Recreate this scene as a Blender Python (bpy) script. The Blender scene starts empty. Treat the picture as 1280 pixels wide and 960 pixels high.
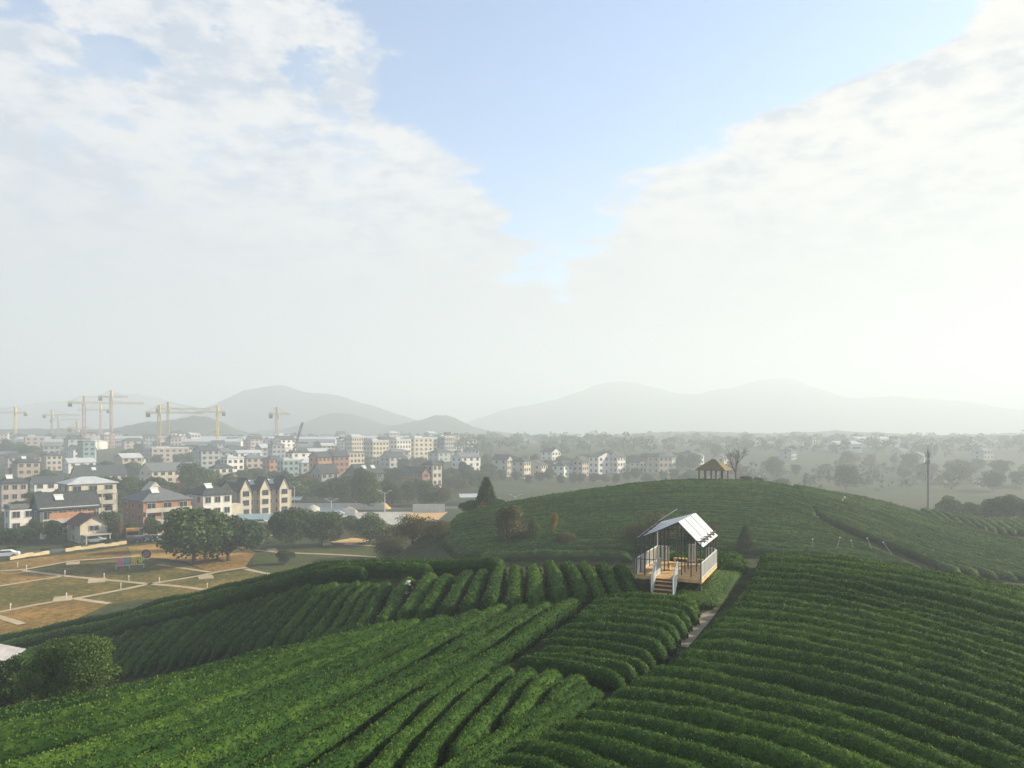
import bpy, bmesh, math, random
import numpy as np
from mathutils import Vector, Matrix, noise as mnoise

R = math.radians
random.seed(7)
rng = np.random.default_rng(7)
scene = bpy.context.scene
COL = scene.collection
F = 888.0            # focal length in pixels of a 1280 wide frame
HV = 545.0           # row of the horizon in a 960 high frame

# ------------------------------------------------------------------ camera
cam_d = bpy.data.cameras.new('camera')
cam_d.sensor_width = 36.0
cam_d.lens = 36.0 * F / 1280.0
cam_d.shift_y = (HV - 480.0) / 1280.0
cam_d.clip_start = 0.5
cam_d.clip_end = 20000
cam = bpy.data.objects.new('camera', cam_d)
cam.rotation_euler = (R(90), 0, 0)
COL.objects.link(cam)
scene.camera = cam

# ------------------------------------------------------------------ objects
def props(o, label=None, cat=None, group=None, kind=None):
    if label: o['label'] = label
    if cat: o['category'] = cat
    if group: o['group'] = group
    if kind: o['kind'] = kind
    return o

def thing(name, label, cat, loc=(0, 0, 0), rz=0.0, group=None, scale=1.0):
    o = bpy.data.objects.new(name, None)
    o.empty_display_size = 0.3
    COL.objects.link(o)
    o.location = loc
    o.rotation_euler = (0, 0, rz)
    o.scale = (scale, scale, scale) if not hasattr(scale, '__len__') else scale
    return props(o, label, cat, group)

def link(name, me, parent=None):
    o = bpy.data.objects.new(name, me)
    COL.objects.link(o)
    if parent is not None: o.parent = parent
    return o

KIDS = {}
def copy_tree(o, parent=None):
    c = o.copy()
    COL.objects.link(c)
    if parent is not None: c.parent = parent
    for ch in list(o.children): copy_tree(ch, c)
    return c

def mesh_np(name, V, Q, mat, smooth=False, tint=None, smooth_mask=None):
    """quad mesh straight from arrays; tint = one float per face"""
    me = bpy.data.meshes.new(name)
    V = np.asarray(V, np.float32); Q = np.asarray(Q, np.int32)
    n, m = len(V), len(Q)
    k = Q.shape[1]
    me.vertices.add(n); me.vertices.foreach_set('co', V.ravel())
    me.loops.add(k * m); me.loops.foreach_set('vertex_index', Q.ravel())
    me.polygons.add(m); me.polygons.foreach_set('loop_start', np.arange(0, k * m, k, dtype=np.int32))
    if smooth_mask is None: smooth_mask = np.full(m, bool(smooth))
    me.polygons.foreach_set('use_smooth', smooth_mask.astype(bool))
    me.update(calc_edges=True)
    if tint is not None:
        a = me.attributes.new('tint', 'FLOAT', 'FACE')
        a.data.foreach_set('value', np.asarray(tint, np.float32))
    me.materials.append(mat)
    return me

class MB:
    """collects simple solids and links them as ONE mesh object"""
    def __init__(s): s.v = []; s.f = []
    def add(s, vs, fs):
        b = len(s.v); s.v += [tuple(p) for p in vs]; s.f += [tuple(b + i for i in f) for f in fs]
        return s
    def box(s, c, d, rz=0.0):
        cx, cy, cz = c; a, b, h = d[0] / 2, d[1] / 2, d[2] / 2
        co, si = math.cos(rz), math.sin(rz)
        vs = [(cx + co * x - si * y, cy + si * x + co * y, cz + z) for z in (-h, h) for x, y in ((-a, -b), (a, -b), (a, b), (-a, b))]
        return s.add(vs, [(3, 2, 1, 0), (4, 5, 6, 7), (0, 1, 5, 4), (1, 2, 6, 5), (2, 3, 7, 6), (3, 0, 4, 7)])
    def tube(s, p, q, r, r2=None, n=6):
        p, q = Vector(p), Vector(q); r2 = r if r2 is None else r2
        d = (q - p)
        if d.length < 1e-6: return s
        d.normalize()
        a = d.orthogonal().normalized(); b = d.cross(a)
        vs = [];
        for c, rr in ((p, r), (q, r2)):
            for i in range(n):
                t = 2 * math.pi * i / n
                vs.append(c + a * (math.cos(t) * rr) + b * (math.sin(t) * rr))
        fs = [(i, (i + 1) % n, n + (i + 1) % n, n + i) for i in range(n)]
        fs += [tuple(range(n))[::-1], tuple(range(n, 2 * n))]
        return s.add(vs, fs)
    def bar(s, p, q, w, h=None):
        """square bar between two points"""
        p, q = Vector(p), Vector(q); h = h or w
        d = (q - p).normalized()
        up = Vector((0, 0, 1)) if abs(d.z) < 0.95 else Vector((0, 1, 0))
        a = d.cross(up).normalized() * (w / 2); b = a.cross(d).normalized() * (h / 2)
        vs = [c + i * a + j * b for c in (p, q) for i, j in ((-1, -1), (1, -1), (1, 1), (-1, 1))]
        return s.add(vs, [(3, 2, 1, 0), (4, 5, 6, 7), (0, 1, 5, 4), (1, 2, 6, 5), (2, 3, 7, 6), (3, 0, 4, 7)])
    def prism(s, poly, z0, z1):
        n = len(poly)
        vs = [(x, y, z0) for x, y in poly] + [(x, y, z1) for x, y in poly]
        fs = [tuple(range(n))[::-1], tuple(range(n, 2 * n))] + [(i, (i + 1) % n, n + (i + 1) % n, n + i) for i in range(n)]
        return s.add(vs, fs)
    def slab(s, corners, t):
        """sheet of four 3D corners given a thickness t downwards along its normal"""
        c = [Vector(p) for p in corners]
        n = (c[1] - c[0]).cross(c[-1] - c[0]).normalized() * t
        k = len(c)
        vs = c + [p - n for p in c]
        fs = [tuple(range(k)), tuple(range(k, 2 * k))[::-1]] + [(i, k + i, k + (i + 1) % k, (i + 1) % k) for i in range(k)]
        return s.add(vs, fs)
    def ball(s, c, r, nu=10, nv=7, sc=(1, 1, 1)):
        vs = [(c[0], c[1], c[2] - r * sc[2])]
        for j in range(1, nv):
            t = -math.pi / 2 + math.pi * j / nv
            for i in range(nu):
                a = 2 * math.pi * i / nu
                vs.append((c[0] + r * sc[0] * math.cos(t) * math.cos(a), c[1] + r * sc[1] * math.cos(t) * math.sin(a), c[2] + r * sc[2] * math.sin(t)))
        vs.append((c[0], c[1], c[2] + r * sc[2]))
        fs = [(0, 1 + (i + 1) % nu, 1 + i) for i in range(nu)]
        for j in range(nv - 2):
            for i in range(nu):
                a = 1 + j * nu
                fs.append((a + i, a + (i + 1) % nu, a + nu + (i + 1) % nu, a + nu + i))
        l = len(vs) - 1; a = 1 + (nv - 2) * nu
        fs += [(l, a + i, a + (i + 1) % nu) for i in range(nu)]
        return s.add(vs, fs)
    def torus(s, c, r, t, axis='y', n=20, m=7):
        vs, fs = [], []
        for i in range(n):
            a = 2 * math.pi * i / n
            for j in range(m):
                b = 2 * math.pi * j / m
                rr = r + t * math.cos(b); h = t * math.sin(b)
                p = (rr * math.cos(a), h, rr * math.sin(a)) if axis == 'y' else (rr * math.cos(a), rr * math.sin(a), h)
                vs.append((c[0] + p[0], c[1] + p[1], c[2] + p[2]))
        for i in range(n):
            for j in range(m):
                fs.append((i * m + j, ((i + 1) % n) * m + j, ((i + 1) % n) * m + (j + 1) % m, i * m + (j + 1) % m))
        return s.add(vs, fs)
    def mesh(s, name, mat, smooth=False):
        me = bpy.data.meshes.new(name)
        me.from_pydata(s.v, [], s.f)
        if smooth:
            me.polygons.foreach_set('use_smooth', np.ones(len(me.polygons), bool))
        me.update()
        bm = bmesh.new(); bm.from_mesh(me); bmesh.ops.recalc_face_normals(bm, faces=bm.faces); bm.to_mesh(me); bm.free()
        me.materials.append(mat)
        return me
    def build(s, name, mat, parent=None, smooth=False):
        return link(name, s.mesh(name, mat, smooth), parent)

# ------------------------------------------------------------------ materials
def nmat(name):
    m = bpy.data.materials.new(name); m.use_nodes = True
    nt = m.node_tree; nt.nodes.clear()
    out = nt.nodes.new('ShaderNodeOutputMaterial')
    return m, nt, out

def N(nt, t, **kw):
    n = nt.nodes.new(t)
    for k, v in kw.items():
        if k in n.inputs.keys() if isinstance(k, str) else False: n.inputs[k].default_value = v
        else: setattr(n, k, v)
    return n

def ramp(nt, fac, stops):
    r = nt.nodes.new('ShaderNodeValToRGB')
    el = r.color_ramp.elements
    while len(el) < len(stops): el.new(0.5)
    for e, (p, c) in zip(el, stops):
        e.position = p; e.color = (*c, 1) if len(c) == 3 else c
    nt.links.new(fac, r.inputs[0])
    return r.outputs[0]

def surf(name, c, rough=0.7, var=0.25, scale=1.5, spec=0.3, metal=0.0, bump=0.0, c2=None, coord='Object'):
    """plain procedural surface: a colour broken by two sizes of noise (dirt and wear), optional bump"""
    m, nt, out = nmat(name)
    p = N(nt, 'ShaderNodeBsdfPrincipled')
    tc = N(nt, 'ShaderNodeTexCoord')
    n1 = N(nt, 'ShaderNodeTexNoise'); n1.inputs['Scale'].default_value = scale; n1.inputs['Detail'].default_value = 6; n1.inputs['Roughness'].default_value = 0.65
    nt.links.new(tc.outputs[coord], n1.inputs['Vector'])
    lo = tuple(x * (1 - var) for x in c); hi = tuple(min(1, x * (1 + var * 0.6)) for x in c)
    if c2: lo = c2
    col = ramp(nt, n1.outputs[0], [(0.32, lo), (0.66, hi)])
    nt.links.new(col, p.inputs['Base Color'])
    p.inputs['Roughness'].default_value = rough
    p.inputs['Specular IOR Level'].default_value = spec
    p.inputs['Metallic'].default_value = metal
    if bump:
        b = N(nt, 'ShaderNodeBump'); b.inputs['Strength'].default_value = bump; b.inputs['Distance'].default_value = 0.05
        n2 = N(nt, 'ShaderNodeTexNoise'); n2.inputs['Scale'].default_value = scale * 8; n2.inputs['Detail'].default_value = 4
        nt.links.new(tc.outputs[coord], n2.inputs['Vector'])
        nt.links.new(n2.outputs[0], b.inputs['Height']); nt.links.new(b.outputs[0], p.inputs['Normal'])
    nt.links.new(p.outputs[0], out.inputs[0])
    return m

def leafmat(name, stops, rough=0.45, spec=0.35, trans=0.25, scale=0.12, patch=0.5):
    """foliage: every face has its own tint, larger patches drift through the bed, some light passes through"""
    m, nt, out = nmat(name)
    at = N(nt, 'ShaderNodeAttribute'); at.attribute_name = 'tint'
    tc = N(nt, 'ShaderNodeNewGeometry')
    n1 = N(nt, 'ShaderNodeTexNoise'); n1.inputs['Scale'].default_value = scale; n1.inputs['Detail'].default_value = 3
    nt.links.new(tc.outputs['Position'], n1.inputs['Vector'])
    oi = N(nt, 'ShaderNodeObjectInfo')
    ma = N(nt, 'ShaderNodeMath', operation='MULTIPLY_ADD'); nt.links.new(n1.outputs[0], ma.inputs[0]); ma.inputs[1].default_value = patch * 2; ma.inputs[2].default_value = -patch
    mb = N(nt, 'ShaderNodeMath', operation='ADD'); nt.links.new(ma.outputs[0], mb.inputs[0]); nt.links.new(at.outputs['Fac'], mb.inputs[1])
    mc = N(nt, 'ShaderNodeMath', operation='MULTIPLY_ADD'); nt.links.new(oi.outputs['Random'], mc.inputs[0]); mc.inputs[1].default_value = 0.16; nt.links.new(mb.outputs[0], mc.inputs[2])
    col = ramp(nt, mc.outputs[0], stops)
    p = N(nt, 'ShaderNodeBsdfPrincipled')
    nt.links.new(col, p.inputs['Base Color'])
    p.inputs['Roughness'].default_value = rough; p.inputs['Specular IOR Level'].default_value = spec
    if trans > 0:
        t = N(nt, 'ShaderNodeBsdfTranslucent'); nt.links.new(col, t.inputs['Color'])
        mx = N(nt, 'ShaderNodeMixShader'); mx.inputs[0].default_value = trans
        nt.links.new(p.outputs[0], mx.inputs[1]); nt.links.new(t.outputs[0], mx.inputs[2]); nt.links.new(mx.outputs[0], out.inputs[0])
    else:
        nt.links.new(p.outputs[0], out.inputs[0])
    return m

# ------------------------------------------------------------------ noise in arrays
def _h(i, j, k):
    n = (i * 73856093) ^ (j * 19349663) ^ (k * 83492791)
    n = (n ^ (n >> 13)) * 1274126177
    return ((n ^ (n >> 16)) & 0xffff) / 65535.0
def vnoise(P):
    P = np.asarray(P, float); I = np.floor(P).astype(np.int64); f = P - I; f = f * f * (3 - 2 * f)
    o = 0
    for a in (0, 1):
        for b in (0, 1):
            for c in (0, 1):
                w = (f[..., 0] if a else 1 - f[..., 0]) * (f[..., 1] if b else 1 - f[..., 1]) * (f[..., 2] if c else 1 - f[..., 2])
                o = o + w * _h(I[..., 0] + a, I[..., 1] + b, I[..., 2] + c)
    return o
def fbm(P, oct=3):
    P = np.asarray(P, float); s = 0; a = 0.5
    for i in range(oct): s = s + a * vnoise(P * 2 ** i + 17.3 * i); a *= 0.5
    return s

# ------------------------------------------------------------------ terrain
class TPS:
    def __init__(s, pts, lam=0.0):
        P = np.array(pts, float); s.c = P[:, :2] / 30.0; z = P[:, 2]; n = len(P)
        K = s.k(np.linalg.norm(s.c[:, None] - s.c[None], axis=2)) + lam * np.eye(n)
        A = np.zeros((n + 3, n + 3)); A[:n, :n] = K; A[:n, n] = 1; A[:n, n + 1:] = s.c; A[n, :n] = 1; A[n + 1:, :n] = s.c.T
        s.w = np.linalg.solve(A, np.r_[z, 0, 0, 0])
    @staticmethod
    def k(r): return np.where(r > 1e-9, r * r * np.log(np.maximum(r, 1e-9)), 0.0)
    def __call__(s, x, y):
        x = np.asarray(x, float) / 30.0; y = np.asarray(y, float) / 30.0; sh = x.shape
        q = np.stack([x.ravel(), y.ravel()], 1); o = np.empty(len(q)); n = len(s.c)
        for a in range(0, len(q), 20000):
            b = q[a:a + 20000]
            r = np.linalg.norm(b[:, None] - s.c[None], axis=2)
            o[a:a + 20000] = s.k(r) @ s.w[:n] + s.w[n] + b @ s.w[n + 1:]
        return o.reshape(sh)

def pv(u, v, y): return ((u - 640) / F * y, y, -(v - HV) / F * y)
# heights of the top of the tea canopy (u, v, distance) on the near hill
near_pts = [pv(*p) for p in [
    (1280, 960, 18.5), (1000, 960, 18), (640, 960, 18.5), (400, 960, 19.5), (200, 960, 21), (0, 960, 23), (1400, 960, 19),
    (1280, 900, 22.6), (900, 900, 22.3), (640, 900, 23), (400, 900, 24.5), (200, 900, 26.5), (0, 905, 29), (-120, 915, 31),
    (1280, 850, 27), (1000, 850, 26.8), (800, 850, 26.8), (600, 850, 27.8), (400, 850, 30), (200, 853, 33.5), (100, 868, 35.5), (0, 884, 36), (-100, 900, 36.5),
    (1400, 850, 27.5), (1280, 800, 32.2), (1000, 800, 31.8), (800, 800, 31.8), (600, 800, 33), (400, 803, 37), (300, 818, 40),
    (1400, 790, 37), (1280, 750, 39), (1000, 745, 38.5), (800, 750, 38.5), (680, 750, 39.5), (560, 762, 40.5),
    (950, 692, 51), (1100, 704, 50), (1280, 737, 46), (1400, 757, 45), (860, 705, 46.5), (830, 742, 40),
    (700, 745, 41), (700, 696, 51), (600, 748, 43), (600, 699, 54), (500, 765, 45), (500, 701, 57),
    (400, 795, 47), (400, 750, 52), (400, 703, 60), (300, 820, 50), (300, 765, 57), (300, 726, 65),
    (200, 842, 52), (200, 785, 60), (200, 750, 69), (100, 800, 65), (100, 774, 74), (0, 835, 59), (0, 795, 77), (150, 852, 51), (0, 872, 44), (-120, 850, 58), (-120, 815, 76),
    (60, 862, 42)]]
near_pts += [(-20, 76, -16), (-40, 92, -23.5), (-16, 90, -22), (3, 64, -11.5), (3, 78, -15.5), (22, 64, -11), (22, 80, -15.5), (40, 58, -13), (45, 75, -17),
             (65, 60, -18), (40, 10, -8.6), (0, 8, -7.6), (-30, 8, -13), (-60, 30, -20), (-70, 60, -24), (-75, 85, -25), (60, 30, -12), (18, 56, -9.3), (8, 57, -9.6)]
mid_pts = [pv(*p) for p in [
    (892, 597, 120), (850, 597, 119), (800, 600, 118), (700, 612, 116), (640, 622, 115), (600, 632, 113), (560, 645, 112), (530, 660, 110),
    (950, 598, 124), (1000, 606, 125), (1060, 615, 126), (1100, 622, 126), (1150, 633, 128), (1280, 646, 150), (1400, 655, 160),
    (530, 700, 92), (600, 690, 88), (750, 692, 82), (900, 692, 80), (1050, 694, 80), (1200, 714, 80), (1280, 727, 78), (1400, 740, 78),
    (750, 645, 99), (650, 655, 100), (560, 672, 101), (900, 645, 97), (1030, 650, 97), (1100, 675, 90), (1150, 668, 100), (1280, 690, 94), (1220, 645, 132), (1160, 648, 117), (1100, 640, 110)]]
mid_pts += [(30, 150, -14), (60, 160, -17), (0, 150, -20), (-15, 130, -22), (-25, 110, -24), (35, 175, -22), (80, 190, -22), (100, 160, -19), (100, 110, -16), (-20, 90, -22), (20, 60, -20), (60, 60, -20), (120, 80, -19), (0, 70, -20), (34.5, 133, -8.6)]
T_near, T_mid = TPS(near_pts, 0.004), TPS(mid_pts, 0.004)
CAN = 0.95                       # hedge height above the ground

def plain(x, y):
    t = np.clip((np.asarray(y, float) - 300) / 400, 0, 1); t = t * t * (3 - 2 * t)
    return -24.0 + 15.0 * t
def smax(a, b, k=1.2):
    h = np.clip(0.5 + 0.5 * (a - b) / k, 0, 1)
    return b * (1 - h) + a * h + k * h * (1 - h)
def canopy(x, y):
    x = np.asarray(x, float); y = np.asarray(y, float)
    dn = np.clip((95 - y) / 12, 0, 1) * np.clip((x + 105) / 15, 0, 1) * np.clip((110 - x) / 20, 0, 1)
    dm = np.clip((195 - y) / 25, 0, 1) * np.clip((y - 55) / 12, 0, 1) * np.clip((x + 35) / 12, 0, 1) * np.clip((140 - x) / 15, 0, 1)
    n = np.minimum(T_near(x, y), -6.5) * dn + (1 - dn) * -40
    m = np.minimum(T_mid(x, y), -5.5) * dm + (1 - dm) * -40
    h = smax(n, m, 1.0)
    return smax(h - 0.0, plain(x, y) + CAN, 1.6)
def ground_z(x, y): return canopy(x, y) - CAN

def unproject(uv, surf=canopy, y0=8.0, y1=170.0, dy=0.1):
    """pixels of the 1280 x 960 frame to points (x, y) where their rays meet the land"""
    uv = np.asarray(uv, float).reshape(-1, 2)
    X = (uv[:, 0] - 640) / F; Z = -(uv[:, 1] - HV) / F
    t = np.arange(y0, y1, dy)
    d = Z[:, None] * t - surf(X[:, None] * t, np.broadcast_to(t, (len(uv), len(t))))
    hit = d < 0
    i = np.where(hit.any(1), hit.argmax(1), np.argmin(d / t, axis=1))
    return np.stack([X * t[i], t[i]], 1)
def on_plain(u, v, lo=60, hi=1200):
    t = np.arange(lo, hi, 0.5); X = (u - 640) / F; Z = -(v - HV) / F
    d = Z * t - plain(X * t, t); k = int(np.argmax(d < 0)) if (d < 0).any() else int(np.argmin(d))
    return X * t[k], t[k], float(plain(0, t[k]))
def at(u, y): return (u - 640) / F * y
def gz(x, y): return float(ground_z(np.array([x]), np.array([y]))[0])

def axis(parts):
    o = []
    for a, b, s in parts: o += list(np.arange(a, b, s))
    return np.array(sorted(set(np.round(o, 3))))
ax = axis([(-5000, -600, 400), (-600, -120, 20), (-120, -70, 3), (-70, 80, 0.7), (80, 140, 3), (140, 600, 20), (600, 5001, 400)])
ay = axis([(-400, 0, 40), (0, 12, 3), (12, 72, 0.6), (72, 200, 1.5), (200, 340, 6), (340, 760, 20), (760, 5001, 250)])
gx, gy = np.meshgrid(ax, ay)
gzz = ground_z(gx, gy)
V = np.stack([gx, gy, gzz], 2).reshape(-1, 3)
nx, ny = len(ax), len(ay)
i = (np.arange(ny - 1)[:, None] * nx + np.arange(nx - 1)[None]).ravel()
Qg = np.stack([i, i + 1, i + nx + 1, i + nx], 1)

def ground_mat():
    m, nt, out = nmat('ground')
    g = N(nt, 'ShaderNodeNewGeometry')
    p = N(nt, 'ShaderNodeBsdfPrincipled'); p.inputs['Roughness'].default_value = 0.95; p.inputs['Specular IOR Level'].default_value = 0.1
    def noise(s, d=5):
        n = N(nt, 'ShaderNodeTexNoise'); n.inputs['Scale'].default_value = s; n.inputs['Detail'].default_value = d; n.inputs['Roughness'].default_value = 0.6
        nt.links.new(g.outputs['Position'], n.inputs['Vector']); return n.outputs[0]
    a = ramp(nt, noise(0.03), [(0.35, (0.036, 0.052, 0.018)), (0.5, (0.052, 0.066, 0.022)), (0.65, (0.075, 0.072, 0.028))])
    b = ramp(nt, noise(0.9), [(0.3, (0.45, 0.45, 0.45)), (0.7, (1.25, 1.25, 1.25))])
    mx = N(nt, 'ShaderNodeMix', data_type='RGBA', blend_type='MULTIPLY'); mx.inputs[0].default_value = 1
    nt.links.new(a, mx.inputs[6]); nt.links.new(b, mx.inputs[7])
    nt.links.new(mx.outputs[2], p.inputs['Base Color'])
    bp = N(nt, 'ShaderNodeBump'); bp.inputs['Strength'].default_value = 0.8; bp.inputs['Distance'].default_value = 0.3
    nt.links.new(noise(2.5), bp.inputs['Height']); nt.links.new(bp.outputs[0], p.inputs['Normal'])
    nt.links.new(p.outputs[0], out.inputs[0])
    return m
M_ground = ground_mat()
props(link('ground', mesh_np('ground', V, Qg, M_ground, smooth=True)), kind='structure')

# ------------------------------------------------------------------ tea hedges
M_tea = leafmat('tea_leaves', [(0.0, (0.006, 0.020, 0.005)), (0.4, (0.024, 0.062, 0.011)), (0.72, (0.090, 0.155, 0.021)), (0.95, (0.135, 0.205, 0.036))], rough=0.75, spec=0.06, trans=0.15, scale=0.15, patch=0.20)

ORD = ['zeroth', 'first', 'second', 'third', 'fourth', 'fifth', 'sixth', 'seventh', 'eighth', 'ninth', 'tenth', 'eleventh', 'twelfth', 'thirteenth', 'fourteenth', 'fifteenth',
       'sixteenth', 'seventeenth', 'eighteenth', 'nineteenth']
def ordw(n):
    if n < 20: return ORD[n]
    tens = {2: 'twent', 3: 'thirt', 4: 'fort', 5: 'fift', 6: 'sixt', 7: 'sevent'}[n // 10]
    return tens + 'ieth' if n % 10 == 0 else tens + 'y-' + ORD[n % 10]

def resample(P, n):
    P = np.asarray(P, float); d = np.r_[0, np.cumsum(np.linalg.norm(np.diff(P, axis=0), axis=1))]
    t = np.linspace(0, d[-1], n)
    return np.stack([np.interp(t, d, P[:, k]) for k in range(P.shape[1])], 1)
def smooth_line(P, n, it=3):
    Q = resample(P, n)
    for _ in range(it):
        M = Q.copy(); M[1:-1] = 0.25 * Q[:-2] + 0.5 * Q[1:-1] + 0.25 * Q[2:]; Q = M
    return Q

def hedge_mesh(P, hw, H, ds, leaf, dens, seed):
    """P centre line (x, y), hw half width along it; a clipped dome whose skin is broken by leaves"""
    r = np.random.default_rng(seed)
    L = np.linalg.norm(np.diff(P, axis=0), axis=1).sum()
    n = max(6, int(L / ds))
    s0 = np.linspace(0, L, len(P)); C = resample(P, n); w = np.interp(np.linspace(0, L, n), s0, hw)
    T = np.gradient(C, axis=0); T /= np.maximum(np.linalg.norm(T, axis=1, keepdims=True), 1e-9)
    S = np.stack([-T[:, 1], T[:, 0]], 1)
    s = np.linspace(0, L, n); e = np.minimum(s, L - s)
    cap = np.sqrt(np.clip(1 - (1 - np.clip(e / 0.75, 0, 1)) ** 2, 0.0, 1)); cap = np.maximum(cap, 0.12)
    wob = 1 + 0.30 * (fbm(np.stack([s * 0.35, np.full(n, seed * 3.1), np.zeros(n)], 1), 3) - 0.45)
    hob = 1 + 0.34 * (fbm(np.stack([s * 0.45, np.full(n, seed * 1.7 + 50), np.zeros(n)], 1), 3) - 0.45)
    # now and then a bush is missing or weak
    # clipped tea: a wide rounded top over a narrower base
    half = [(0.46, 0.0), (0.62, 0.22), (0.94, 0.46), (0.97, 0.62), (0.80, 0.83), (0.44, 0.96)]
    pr = np.array(half + [(0.0, 1.0)] + [(-a, b) for a, b in half[::-1]]); K = len(pr)
    cx, cz = pr[:, 0], pr[:, 1]
    tg = np.gradient(pr * np.array([0.65, 1.0]), axis=0); pn = np.stack([tg[:, 1], -tg[:, 0]], 1); pn /= np.linalg.norm(pn, axis=1, keepdims=True)
    X = C[:, None, :] + S[:, None, :] * (cx[None, :, None] * (w * wob * (0.35 + 0.65 * cap))[:, None, None])
    Zg = ground_z(X[..., 0], X[..., 1])
    Hh = H * hob * (0.25 + 0.75 * cap)
    Zc = ground_z(C[:, 0], C[:, 1])
    Z = (Zg * 0.5 + Zc[:, None] * 0.5) * cz[None] + Zg * (1 - cz[None]) + cz[None] * Hh[:, None] - 0.06
    V = np.concatenate([X, Z[..., None]], 2)
    nrm = np.zeros_like(V)
    nrm[..., :2] = S[:, None, :] * pn[None, :, :1]; nrm[..., 2] = pn[None, :, 1]
    nrm /= np.linalg.norm(nrm, axis=2, keepdims=True)
    bump = fbm(V * 1.9 + 3.3, 3) - 0.45
    V = V + nrm * (bump * 0.13)[..., None] + nrm * ((vnoise(V * 7.0) - 0.5) * 0.05)[..., None]
    idx = np.arange(n * K).reshape(n, K)
    Q = np.stack([idx[:-1, :-1], idx[1:, :-1], idx[1:, 1:], idx[:-1, 1:]], 2).reshape(-1, 4)
    Vf = V.reshape(-1, 3); Nf = nrm.reshape(-1, 3)
    tint = np.clip(0.30 + 0.22 * (r.random(len(Q)) - 0.5) + 0.10 * (Nf[Q[:, 0], 2] - 0.5), 0, 1)  # upward faces tinted lighter, sunlit row tops put into the colour
    sm = np.ones(len(Q), bool)
    if dens > 0:
        A, B, D = Vf[Q[:, 0]], Vf[Q[:, 1]], Vf[Q[:, 3]]
        area = np.linalg.norm(np.cross(B - A, D - A), axis=1)
        m = int(area.sum() * dens)
        q = r.choice(len(Q), m, p=area / area.sum())
        a, b = r.random((m, 1)), r.random((m, 1))
        P0 = Vf[Q[q, 0]] * (1 - a) * (1 - b) + Vf[Q[q, 1]] * a * (1 - b) + Vf[Q[q, 2]] * a * b + Vf[Q[q, 3]] * (1 - a) * b
        nn = Nf[Q[q, 0]]
        dv = r.normal(size=(m, 3)) * 0.8 + nn * 0.35 + np.array([0, 0, 0.2]); dv /= np.linalg.norm(dv, axis=1, keepdims=True)
        side = np.cross(dv, r.normal(size=(m, 3))); side /= np.maximum(np.linalg.norm(side, axis=1, keepdims=True), 1e-6)
        ln = leaf * (0.7 + 0.7 * r.random((m, 1))); wd = ln * 0.30
        P0 = P0 + nn * (r.random((m, 1)) * 0.05 - 0.02)
        LV = np.stack([P0, P0 + dv * ln * 0.5 + side * wd, P0 + dv * ln, P0 + dv * ln * 0.5 - side * wd], 1).reshape(-1, 3)
        LQ = np.arange(4 * m).reshape(m, 4) + len(Vf)
        lt = np.clip(r.normal(0.44, 0.16, m) + 0.24 * (nn[:, 2] - 0.6), 0, 1)  # upward leaves lighter: new shoots, plus sunlit tops put into the colour
        Vf = np.concatenate([Vf, LV]); Q = np.concatenate([Q, LQ]); tint = np.r_[tint, lt]; sm = np.r_[sm, np.zeros(m, bool)]
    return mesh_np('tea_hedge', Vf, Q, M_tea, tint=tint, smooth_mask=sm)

HID = [0]
def hedge_block(guides, counts, label, group, H=1.2, n=48, ds=0.22, level=None, fill=0.385, wob=0.10, wmax=0.78, brk=0.0, skip=(), trim=None):
    """guides: rows traced on the land (first to last); counts[i] rows lie between guide i and i + 1"""
    G = [smooth_line(unproject(g), n) for g in guides]
    rows = []
    for a, b, c in zip(G[:-1], G[1:], counts):
        for k in range(c + 1): rows.append(a + (b - a) * (k / (c + 1)))
    rows.append(G[-1])
    N_ = len(rows)
    for r_i, P in enumerate(rows):
        T = np.gradient(P, axis=0); T /= np.maximum(np.linalg.norm(T, axis=1, keepdims=True), 1e-9); S = np.stack([-T[:, 1], T[:, 0]], 1)
        ds_ = []
        for j in (r_i - 1, r_i + 1):
            if 0 <= j < N_: ds_.append(np.abs(((rows[j] - P) * S).sum(1)))
        hw = np.clip(fill * np.mean(ds_, axis=0) + 0.0, 0.16, wmax)
        k = HID[0] = HID[0] + 1
        s = np.linspace(0, 1, n) * np.linalg.norm(np.diff(P, axis=0), axis=1).sum()
        off = (fbm(np.stack([s * 0.12, np.full(n, k * 5.7), np.zeros(n)], 1), 3) - 0.45) * 2 * wob
        P2 = P + S * off[:, None]
        # ragged row ends
        L = s[-1]
        c0, c1 = random.uniform(0, 0.35), random.uniform(0, 0.35)
        keep = (s >= c0) & (s <= L - c1)
        if keep.sum() < 4: continue
        P2, hw2 = P2[keep], hw[keep]
        d = float(np.median(P2[:, 1]))
        lf, de = (0.065, 330) if d < 25 else (0.08, 210) if d < 33 else (0.10, 110) if d < 45 else (0.12, 72) if d < 75 else (0.22, 8)
        st = ds if d < 40 else ds * 1.5 if d < 75 else 0.6
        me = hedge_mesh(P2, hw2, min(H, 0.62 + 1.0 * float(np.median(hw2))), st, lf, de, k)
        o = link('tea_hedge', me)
        props(o, label.format(ordw(r_i + 1)), 'tea hedge', group)

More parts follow.
